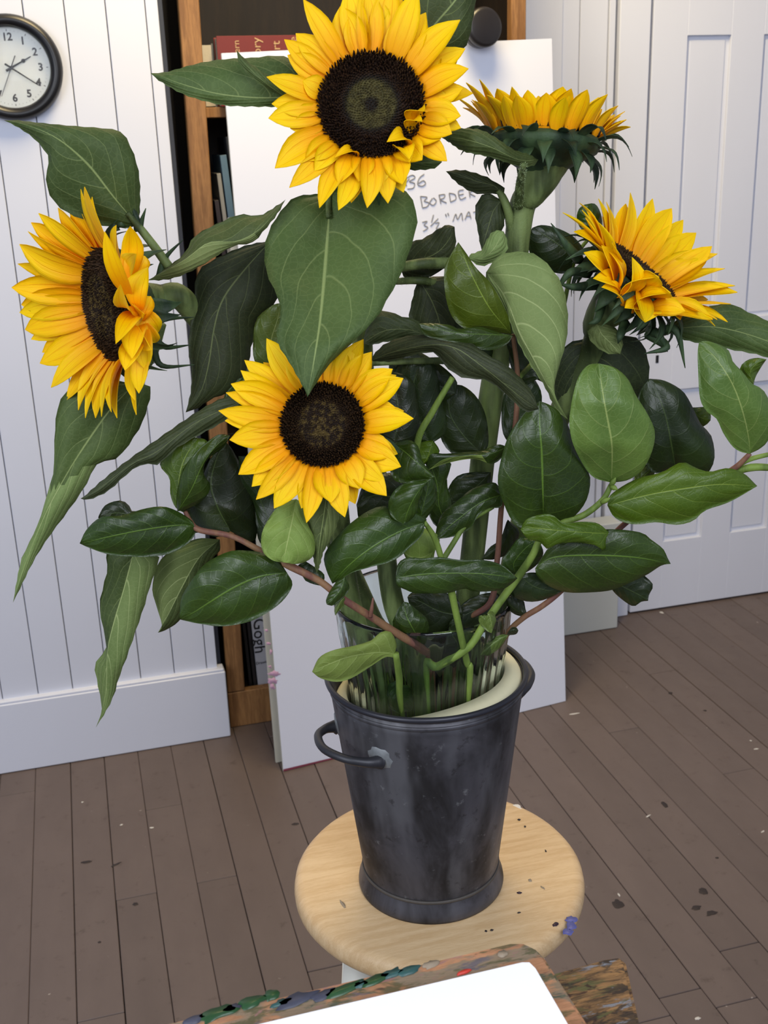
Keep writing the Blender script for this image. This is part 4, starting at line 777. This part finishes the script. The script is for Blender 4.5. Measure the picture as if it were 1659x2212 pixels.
leaf(G2, LO, [(1312, 1092), (1403, 1068), (1498, 1052), (1561, 1046), (1636, 1050)], [(1325, 1115), (1346, 1128), (1378, 1133), (1419, 1128), (1460, 1134), (1498, 1125), (1523, 1103), (1577, 1084)], [(1320, 1068), (1371, 1036), (1429, 1020), (1473, 998), (1504, 1011), (1533, 1019), (1571, 1011), (1606, 1022)], [-.045, -.05, -.05, -.04], el=.008, er=.008, N=30)
leaf(G2, LO, [(1318, 1152), (1260, 1150), (1200, 1145), (1150, 1140), (1124, 1144)], [(1290, 1130), (1251, 1127), (1218, 1130), (1195, 1113), (1170, 1111), (1137, 1122)], [(1306, 1189), (1286, 1178), (1245, 1172), (1207, 1175), (1180, 1186), (1169, 1172), (1140, 1164)], [-.065, -.08, -.085, -.075], el=.008, er=.004, N=26)
leaf(G2, LT, [(1156, 1228), (1194, 1204), (1277, 1199), (1372, 1204), (1449, 1218)], [(1170, 1205), (1195, 1175), (1260, 1150), (1321, 1143), (1384, 1150), (1403, 1163), (1432, 1185), (1441, 1203)], [(1160, 1244), (1182, 1264), (1220, 1279), (1270, 1280), (1321, 1275), (1356, 1261), (1397, 1242), (1428, 1222)], [-.055, -.065, -.07, -.06], el=.006, er=.010, N=28)
leaf(G2, LD, [(1125, 1245), (1150, 1265), (1180, 1275), (1214, 1277)], [(1135, 1238), (1165, 1238), (1195, 1255)], [(1102, 1280), (1135, 1299), (1175, 1296)], [-.045, -.04], M=5, N=16)
leaf(G2, LT, [(1115, 1240), (1110, 1215), (1140, 1180), (1165, 1168)], [(1092, 1236), (1085, 1212), (1102, 1185), (1125, 1160)], [(1130, 1240), (1160, 1220), (1174, 1195)], [-.03, -.035], M=5, N=16)
for (a, b_, c_, d_) in ((1320, 1048, 1330, 1032), (1300, 1085, 1318, 1076), (1320, 1050, 1334, 1058)):
    stem(G2, [P(a, b_, -.047), P((a+c_)/2, (b_+d_)/2, -.05), P(c_, d_, -.052)], [.0022, .0026, .0006], STEM_G, 'bud', 8, 3)
leaf(G2, LL, [(1048, 1340), (1055, 1325), (1062, 1350), (1062, 1368)], [(1035, 1330), (1035, 1345), (1050, 1362)], [(1060, 1318), (1072, 1335), (1068, 1352)], -.07, M=3, N=10, ruf=.001)
# R: far right sprig
G3 = sprig('slim sprig reaching far right, with long light leaf at frame edge', P(1060, 1440, -.01))
stem(G3, [inv(.05, -.03, .86), P(1060, 1440, -.02), P(1095, 1370, -.02), P(1130, 1335, -.025), P(1170, 1310, -.03), P(1210, 1278, -.03), P(1280, 1210, -.01), P(1340, 1140, .0), P(1430, 1075, .0), P(1540, 1035, -.01), P(1587, 1011, -.02), P(1620, 980, -.025)],
     [.003, .003, .0028, .0028, .0028, .0028, .0028, .0028, .0028, .0028, .0028, .0022], STEM_R)
stem(G3, [P(1587, 1011, -.02), P(1620, 992, -.02), P(1690, 975, -.02)], [.0026, .0024, .002], STEM_G, 'twig')
stem(G3, [P(1560, 1030, -.012), P(1622, 1010, -.02), P(1690, 1012, -.02)], [.003, .0038, .003], STEM_G, 'twig')
leaf(G3, LL, [(1620, 980), (1617, 945), (1604, 888), (1582, 828), (1548, 776), (1510, 738)], [(1600, 976), (1582, 964), (1562, 935), (1548, 905), (1526, 888), (1512, 860), (1508, 801), (1507, 760)], [(1642, 969), (1660, 950), (1672, 905), (1660, 862), (1646, 840), (1624, 828), (1604, 803), (1583, 781), (1576, 759), (1556, 745), (1530, 737)], [-.025, -.045, -.05, -.03], el=.008, er=.006, N=32, M=8)
leaf(G3, LO, [(1628, 832), (1620, 805), (1635, 785), (1656, 776)], [(1612, 820), (1598, 797), (1612, 779), (1635, 773)], [(1632, 815), (1645, 792)], [.0, .0], M=4, N=14)
leaf(G3, LO, [(1495, 880), (1510, 900), (1535, 908)], [(1505, 880), (1525, 880), (1535, 895)], [(1490, 900), (1505, 925), (1525, 918)], .01, M=4, N=12)
leaf(G3, LD, [(1459, 1010), (1450, 960), (1438, 900), (1420, 850), (1403, 818)], [(1413, 1022), (1392, 990), (1382, 930), (1376, 870), (1388, 835)], [(1510, 1030), (1533, 1017), (1544, 985), (1536, 940), (1514, 916), (1492, 871), (1473, 843), (1435, 822)], [.0, -.01, -.01, .0], el=.006, er=.008, N=28, M=8)
leaf(G3, LO, [(1375, 1045), (1400, 1020), (1420, 1005)], [(1370, 1030), (1385, 1010), (1405, 1000)], [(1385, 1050), (1410, 1030)], .01, M=3, N=10)
leaf(G3, LD, [(1320, 1255), (1350, 1270), (1380, 1285), (1400, 1298)], [(1340, 1240), (1375, 1232), (1394, 1245), (1411, 1264), (1402, 1285)], [(1325, 1278), (1365, 1309), (1385, 1300)], [-.01, -.01], M=5, N=16)
leaf(G3, LD, [(1140, 1330), (1118, 1320), (1100, 1305), (1095, 1290)], [(1135, 1315), (1130, 1295), (1110, 1285)], [(1128, 1332), (1108, 1325), (1095, 1310)], -.02, M=4, N=12)
leaf(G3, LL, [(1098, 1372), (1080, 1380), (1055, 1398), (1034, 1414)], [(1085, 1370), (1062, 1380), (1045, 1395)], [(1086, 1391), (1070, 1408), (1050, 1416)], [-.04, -.05], M=4, N=14)
leaf(G3, LD, [(1095, 1370), (1105, 1360), (1120, 1362)], [(1105, 1355), (1115, 1355)], [(1100, 1372), (1115, 1370)], -.03, M=3, N=8, ruf=.0005)
# S: upright green stem in the middle with the wide drooping leaf
G4 = sprig('short central sprig whose wide dark leaf droops over a green stem', P(1005, 1440, -.05))
stem(G4, [inv(.02, -.035, .84), P(1014, 1470, -.055), P(1008, 1430, -.06), P(993, 1360, -.07), P(982, 1310, -.075), P(975, 1275, -.08), P(965, 1250, -.085)], [.003, .0032, .0034, .0032, .0032, .0032, .002], STEM_G)
leaf(G4, LT, [(855, 1248), (920, 1240), (985, 1238), (1050, 1240), (1118, 1249)], [(860, 1217), (882, 1204), (915, 1206), (950, 1203), (991, 1209), (1040, 1209), (1083, 1220)], [(858, 1265), (874, 1273), (896, 1282), (918, 1282), (969, 1281), (1002, 1271), (1026, 1278), (1080, 1275), (1104, 1262)], [-.08, -.09, -.095, -.085], el=.010, er=.006, N=28)
leaf(G4, LT, [(917, 1128), (860, 1150), (800, 1185), (750, 1225), (718, 1261)], [(914, 1151), (891, 1178), (852, 1210), (801, 1225), (761, 1237), (735, 1252)], [(922, 1120), (900, 1108), (860, 1096), (812, 1096), (761, 1127), (722, 1166), (700, 1200), (705, 1232)], [-.07, -.085, -.095, -.09], el=.006, er=.010, N=28)
stem(G4, [P(985, 1320, -.074), P(960, 1230, -.06), P(940, 1165, -.06), P(917, 1128, -.07)], [.003, .0028, .0028, .002], STEM_G, 'twig')
stem(G4, [P(945, 1230, -.05), P(975, 1180, -.04), P(1010, 1130, -.03), P(1065, 1095, -.02)], [.0028, .0026, .0024, .002], STEM_G, 'twig')
leaf(G4, LT, [(1085, 1068), (1040, 1085), (985, 1125), (939, 1165)], [(1083, 1095), (1056, 1098), (1034, 1112), (1013, 1144), (975, 1160)], [(1072, 1044), (1053, 1044), (1018, 1057), (991, 1079), (958, 1106), (945, 1132)], [-.02, -.035, -.04], el=.004, er=.008)
leaf(G4, LT, [(1095, 965), (1060, 980), (1000, 985), (960, 992), (924, 1016)], [(1083, 990), (1061, 1002), (1023, 991), (964, 1001)], [(1075, 960), (1040, 973), (1002, 976), (960, 980), (915, 978)], [-.02, -.03, -.03], M=4, ruf=.002, flip=lambda u, t: u < 0 and .3 < t)
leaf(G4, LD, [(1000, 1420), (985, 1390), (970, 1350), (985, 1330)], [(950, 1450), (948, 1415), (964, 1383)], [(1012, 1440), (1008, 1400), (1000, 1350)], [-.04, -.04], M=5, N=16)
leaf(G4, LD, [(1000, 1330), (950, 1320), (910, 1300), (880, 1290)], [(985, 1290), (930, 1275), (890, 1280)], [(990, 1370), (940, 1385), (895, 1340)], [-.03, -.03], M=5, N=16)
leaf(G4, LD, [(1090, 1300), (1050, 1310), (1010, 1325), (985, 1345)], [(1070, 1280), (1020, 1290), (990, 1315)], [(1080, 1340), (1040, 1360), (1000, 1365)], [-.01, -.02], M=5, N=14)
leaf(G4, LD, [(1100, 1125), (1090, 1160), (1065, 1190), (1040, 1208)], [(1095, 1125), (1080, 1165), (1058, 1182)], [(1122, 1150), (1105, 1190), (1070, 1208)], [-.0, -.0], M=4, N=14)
# T: sprig with bright upright leaf near the middle
G5 = sprig('middle sprig with lime-tinged upright leaf above a curled-edge leaf', P(960, 1440, .02))
stem(G5, [inv(.0, .0, .86), P(960, 1430, .01), P(1000, 1345, -.01), P(1060, 1300, -.02), P(1075, 1200, -.01), P(1085, 1080, -.01), P(1110, 950, -.02), P(1118, 820, -.02), P(1108, 722, -.02)], [.003, .003, .003, .003, .0028, .0026, .0026, .0024, .002], STEM_R)
leaf(G5, LO, [(1105, 722), (1060, 668), (1025, 605), (1005, 560), (990, 523)], [(1060, 722), (1000, 708), (972, 675), (960, 620), (961, 575), (975, 548)], [(1100, 690), (1088, 662), (1060, 612), (1028, 578), (1008, 548)], [-.03, -.05, -.055, -.04], el=.010, er=.004, N=26)
leaf(G5, LT, [(1108, 724), (1050, 722), (980, 718), (904, 699)], [(1094, 744), (1053, 757), (990, 742), (920, 726)], [(1080, 719), (1040, 706), (991, 710), (972, 702), (925, 698)], [-.045, -.065, -.06], M=4, er=.006, el=.003)
leaf(G5, LD, [(1040, 980), (1000, 940), (970, 890), (975, 832)], [(1000, 985), (970, 975), (950, 940), (948, 890), (958, 850)], [(1055, 960), (1050, 900), (1030, 858), (1000, 833)], [.0, .0], M=5, N=18)
leaf(G5, LD, [(1060, 1020), (1020, 1060), (995, 1085), (970, 1095)], [(1020, 1020), (985, 1030), (965, 1065)], [(1060, 1060), (1030, 1090), (1000, 1105)], [.01, .01], M=5, N=14)
leaf(G5, LD, [(1100, 960), (1120, 900), (1130, 850), (1150, 810)], [(1085, 930), (1085, 870), (1105, 820)], [(1140, 950), (1165, 900), (1170, 850)], [.01, .02], M=5, N=16)
leaf(G5, LD, [(1160, 820), (1150, 770), (1120, 740), (1098, 720)], [(1120, 830), (1100, 780), (1090, 740)], [(1190, 830), (1180, 780), (1150, 740)], [.01, .02], M=5, N=14)
leaf(G5, LD, [(1240, 565), (1215, 535), (1180, 510), (1150, 492)], [(1225, 590), (1183, 585), (1150, 560), (1139, 515)], [(1262, 545), (1240, 512), (1202, 492), (1170, 486)], [.04, .04], M=6, N=18)
leaf(G5, LT, [(1285, 500), (1275, 475), (1262, 455), (1262, 442)], [(1260, 500), (1246, 475), (1250, 452)], [(1300, 490), (1298, 462), (1285, 440)], [.05, .05], M=4, N=14)
stem(G5, [P(1118, 820, -.02), P(1200, 720, .05), P(1240, 565, .045), P(1285, 500, .055)], [.0024, .0022, .002, .0015], STEM_G, 'twig')
# U: thin green stem behind the low flower
G6 = sprig('sprig behind the low sunflower with thin green diagonal stem and dark leaves', P(880, 1440, .03))
stem(G6, [inv(-.02, .02, .86), P(880, 1430, .03), P(900, 1300, .02), P(905, 1150, .0), P(900, 1040, -.03), P(903, 950, -.05), P(935, 888, -.05), P(978, 815, -.05)], [.003, .003, .003, .003, .003, .0032, .003, .0026], STEM_G)
leaf(G6, LT, [(850, 958), (880, 980), (908, 1005), (940, 1031)], [(840, 1000), (855, 1040), (900, 1040)], [(880, 950), (902, 962), (914, 998)], [-.07, -.085, -.085], M=5, N=18)
leaf(G6, LT, [(935, 1033), (905, 1060), (885, 1095), (871, 1132)], [(870, 1045), (840, 1080), (845, 1115)], [(914, 1040), (914, 1060), (906, 1078), (899, 1108), (885, 1125)], [-.085, -.095, -.09], M=5, N=18)
leaf(G6, LT, [(905, 1130), (915, 1090), (925, 1050), (925, 1020)], [(895, 1110), (900, 1060), (910, 1030)], [(925, 1115), (942, 1080), (940, 1045)], [-.06, -.06], M=4, N=14)
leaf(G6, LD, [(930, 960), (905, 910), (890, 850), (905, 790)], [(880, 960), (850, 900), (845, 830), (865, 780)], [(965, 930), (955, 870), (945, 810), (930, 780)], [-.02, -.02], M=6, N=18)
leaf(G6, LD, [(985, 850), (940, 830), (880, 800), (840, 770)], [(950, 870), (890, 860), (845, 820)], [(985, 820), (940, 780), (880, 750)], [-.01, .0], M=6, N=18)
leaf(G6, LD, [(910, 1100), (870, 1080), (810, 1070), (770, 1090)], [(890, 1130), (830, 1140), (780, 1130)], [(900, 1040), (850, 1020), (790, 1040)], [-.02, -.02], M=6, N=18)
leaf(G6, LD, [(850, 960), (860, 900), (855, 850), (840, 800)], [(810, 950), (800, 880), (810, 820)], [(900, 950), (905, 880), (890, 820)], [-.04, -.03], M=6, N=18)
leaf(G6, LT, [(980, 1160), (950, 1100), (945, 1050), (925, 990)], [(935, 1130), (920, 1080), (915, 1030)], [(975, 1085), (965, 1040), (975, 1000), (950, 985)], [.0, .0], M=5, N=16)
leaf(G6, LO, [(935, 950), (925, 985), (915, 1000), (898, 1010)], [(950, 975), (935, 995)], [(900, 960), (890, 990)], -.03, M=4, N=12)
leaf(G6, LD, [(940, 1190), (910, 1205), (880, 1200), (860, 1170)], [(930, 1220), (890, 1225)], [(950, 1160), (915, 1140), (880, 1140)], [-.04, -.05], M=5, N=14, flip=ALL)
leaf(G6, LD, [(1000, 790), (1010, 740), (1000, 690), (975, 640)], [(960, 770), (950, 720), (950, 670)], [(1060, 780), (1060, 720), (1040, 680)], [.01, .01], M=5, N=16)
leaf(G6, LT, [(500, 890), (510, 855), (530, 830), (550, 810)], [(480, 880), (490, 845), (520, 815)], [(530, 900), (545, 870), (560, 840)], [-.03, -.03], M=4, N=12)
leaf(G6, LL, [(590, 800), (585, 740), (600, 690), (605, 655)], [(550, 780), (548, 720), (556, 686), (589, 659)], [(640, 790), (640, 720), (625, 665)], [-.0, -.01], M=5, N=18)
# V: pale leaf hooked over the rim at lower left
G7 = sprig('short light stem inside vase with pale leaf hooked over the left rim', P(868, 1535, -.06))
stem(G7, [inv(-.02, -.045, .88), P(868, 1530, -.055), P(862, 1460, -.07), P(855, 1412, -.082)], [.0028, .003, .0034, .003], STEM_G)
leaf(G7, (LEM_B, LEM_L), [(853, 1412), (816, 1410), (757, 1418), (710, 1435), (674, 1451)], [(851, 1420), (831, 1420), (796, 1443), (757, 1466), (725, 1473), (692, 1465)], [(857, 1392), (843, 1364), (819, 1367), (804, 1382), (768, 1394), (721, 1404), (690, 1420)], [-.082, -.085, -.10, -.10], el=.006, er=.004, N=24)
leaf(G7, LT, [(862, 1462), (855, 1490), (862, 1520), (868, 1545)], [(840, 1480), (838, 1520)], [(885, 1490), (890, 1525)], -.055, M=4, N=12)

# ================================================================== painting board, paper block and stained plank in the foreground
def slabz(name, outline, z0, z1, mat, parent, bev=.002, smooth=False):
    import bmesh
    bm = bmesh.new(); lo = [bm.verts.new((p[0], p[1], z0)) for p in outline]; f0 = bm.faces.new(lo)
    r = bmesh.ops.extrude_face_region(bm, geom=[f0]); vs = [q for q in r['geom'] if isinstance(q, bmesh.types.BMVert)]
    for q in vs: q.co.z = z1
    bmesh.ops.recalc_face_normals(bm, faces=bm.faces[:])
    if bev: bmesh.ops.bevel(bm, geom=[e for e in bm.edges if abs(e.verts[0].co.z-e.verts[1].co.z) < 1e-6], offset=bev, segments=2, affect='EDGES')
    l = root_of(parent)
    for q in bm.verts: q.co -= Vector(l)
    me = bpy.data.meshes.new(name); bm.to_mesh(me); bm.free(); return link(name, me, parent, (mat,), smooth)
def paintwood(name, base, stains, scale=(3, 14, 3), thr=.5):
    t = NT(name); g = t.noise(8, 5, .7, t.coord('Object', scale), .5)
    c = t.mix(t.step(g, .35, .65), base[0], base[1])
    for i, (col, sc, th, off) in enumerate(stains):
        m = t.node('ShaderNodeMapping'); t.put(m.inputs['Vector'], t.coord()); m.inputs['Location'].default_value = (off, off*1.7, .3); m.inputs['Scale'].default_value = (.6, 1.8, 1)
        c = t.mix(t.math('MULTIPLY', t.step(t.noise(sc, 4, .65, m.outputs[0], .4), th-.02, th+.06), .85), c, col)
    t.set(c, t.step(g, .3, .7, .4, .7), 0, .4); t.bump(g, .6, .002); return t.m
PB = paintwood('paint_stained_board', (lin(184, 132, 96), lin(156, 112, 80)), [(lin(128, 116, 96), 34, .50, 1.3), (lin(84, 82, 54), 44, .56, 4.1), (lin(58, 78, 66), 56, .60, 7.7), (lin(96, 90, 98), 40, .58, 9.9), (lin(84, 50, 48), 140, .66, 3.3), (lin(150, 110, 104), 60, .60, 6.3)])
PK = paintwood('weathered_plank', (lin(164, 122, 76), lin(92, 70, 46)), [(lin(44, 38, 34), 60, .50, 2.2), (lin(140, 142, 146), 66, .60, 5.5), (lin(96, 96, 56), 44, .58, 8.1), (lin(58, 34, 30), 90, .58, 1.1)], (5, 30, 5))
Z1 = 1.0
dvec = unit(onz(1110, 2030, Z1)-onz(330, 2212, Z1)); nv = np.cross(V3(0, 0, 1), dvec); nv = nv if nv[1] < 0 else -nv      # nv points to the painter
c0 = onz(1150, 2022, Z1)
def bp(u_, v_): return c0-dvec*u_+nv*v_
DB = empty('drawing_board', tuple(bp(.2, .15)-V3(0, 0, .016)), 'wooden drawing board with green and blue paint stains under white paper', 'board')
ol = [bp(.016, 0), bp(.007, .003), bp(.002, .010), bp(0, .019), bp(-.004, .26), bp(.50, .26), bp(.50, 0)]
slabz('panel', ol, Z1-.012, Z1, PB, DB, .0025)
GRN, TEAL, REDP, DKB = plain('green_paint', lin(44, 86, 46), .35, .3, 120), plain('teal_paint', lin(52, 96, 92), .4, .3, 120), plain('red_paint', lin(222, 66, 50), .4), plain('dusky_blue_paint', lin(74, 76, 94), .5, .3, 90)
for i, (px, py, rx, ry, m) in enumerate([(745, 2137, .016, .0045, GRN), (880, 2098, .009, .004, TEAL), (1003, 2101, .006, .0015, REDP), (640, 2160, .015, .005, DKB), (585, 2152, .006, .0045, GRN), (545, 2165, .010, .005, GRN), (470, 2190, .014, .006, GRN), (810, 2118, .012, .004, GRN), (845, 2105, .010, .004, TEAL), (420, 2204, .008, .004, DKB), (700, 2150, .010, .004, DKB), (610, 2168, .008, .003, TEAL), (500, 2180, .007, .003, DKB), (780, 2128, .006, .003, TEAL), (930, 2085, .006, .003, GREYP), (1085, 2062, .004, .003, GREYP)]):
    blot('paint_blob', onz(px, py, Z1), rx, ry, m, DB, Z1+.0002, .2, i+90, .0012)
e0 = onz(1146, 2074, Z1+.008); e1 = onz(560, 2212, Z1+.008); pd = unit(e0-e1); pn = np.cross(V3(0, 0, 1), pd); pn = pn if pn[1] < 0 else -pn
r1 = onz(1226, 2212, Z1+.008); pr = unit(r1-e0)
PAP = plain('white_paper', lin(250, 250, 252), .75, .0, 5)
pt = empty('paper_block', tuple(e0-pd*.2+pn*.1-V3(0, 0, .0078)), 'thick white paper block lying on the paint-stained drawing board', 'paper')
cA_ = e0; pol = [cA_-pd*.006+pr*.0005, cA_-pd*.0015+pr*.002, cA_+pr*.008, cA_+pr*.23, cA_+pr*.23-pd*.42, cA_-pd*.42]
slabz('sheet_stack', pol, Z1+.0006, Z1+.0078, PAP, pt, .0022)
slabz('top_sheet', [q for q in pol], Z1+.0079, Z1+.0085, PAP, pt, .0002)
ZP = .962
k0, k1, k2 = onz(1205, 2096, ZP), onz(1320, 2064, ZP), onz(1378, 2215, ZP)
kd = unit(k1-k0); ke = unit(k2-onz(1348, 2072, ZP))
PT = empty('easel_tray', tuple(V3(k0[0]-.15, k0[1]-.06, 0)), 'weathered paint-crusted wooden tray plank right of drawing board', 'easel')
slabz('plank', [k1-kd*.006, k1+kd*.006+ke*.002, k1+kd*.010+ke*.009, k1+kd*.012+ke*.25, k1-kd*.62+ke*.25, k1-kd*.62], ZP-.018, ZP, PK, PT, .0025)
mid = (k1-kd*.3+ke*.14)
for sx in (-.22, .1):
    q = mid+kd*sx; MB().box((q[0]-.018, q[1]-.03, .001), (q[0]+.018, q[1]+.005, ZP-.0185), .002).build('leg', PK, PT)
q = mid-kd*.06; MB().box((q[0]-.15, q[1]-.028, ZP+.0003), (q[0]+.12, q[1]+.02, Z1-.0124), .001).build('ledge', PK, PT)
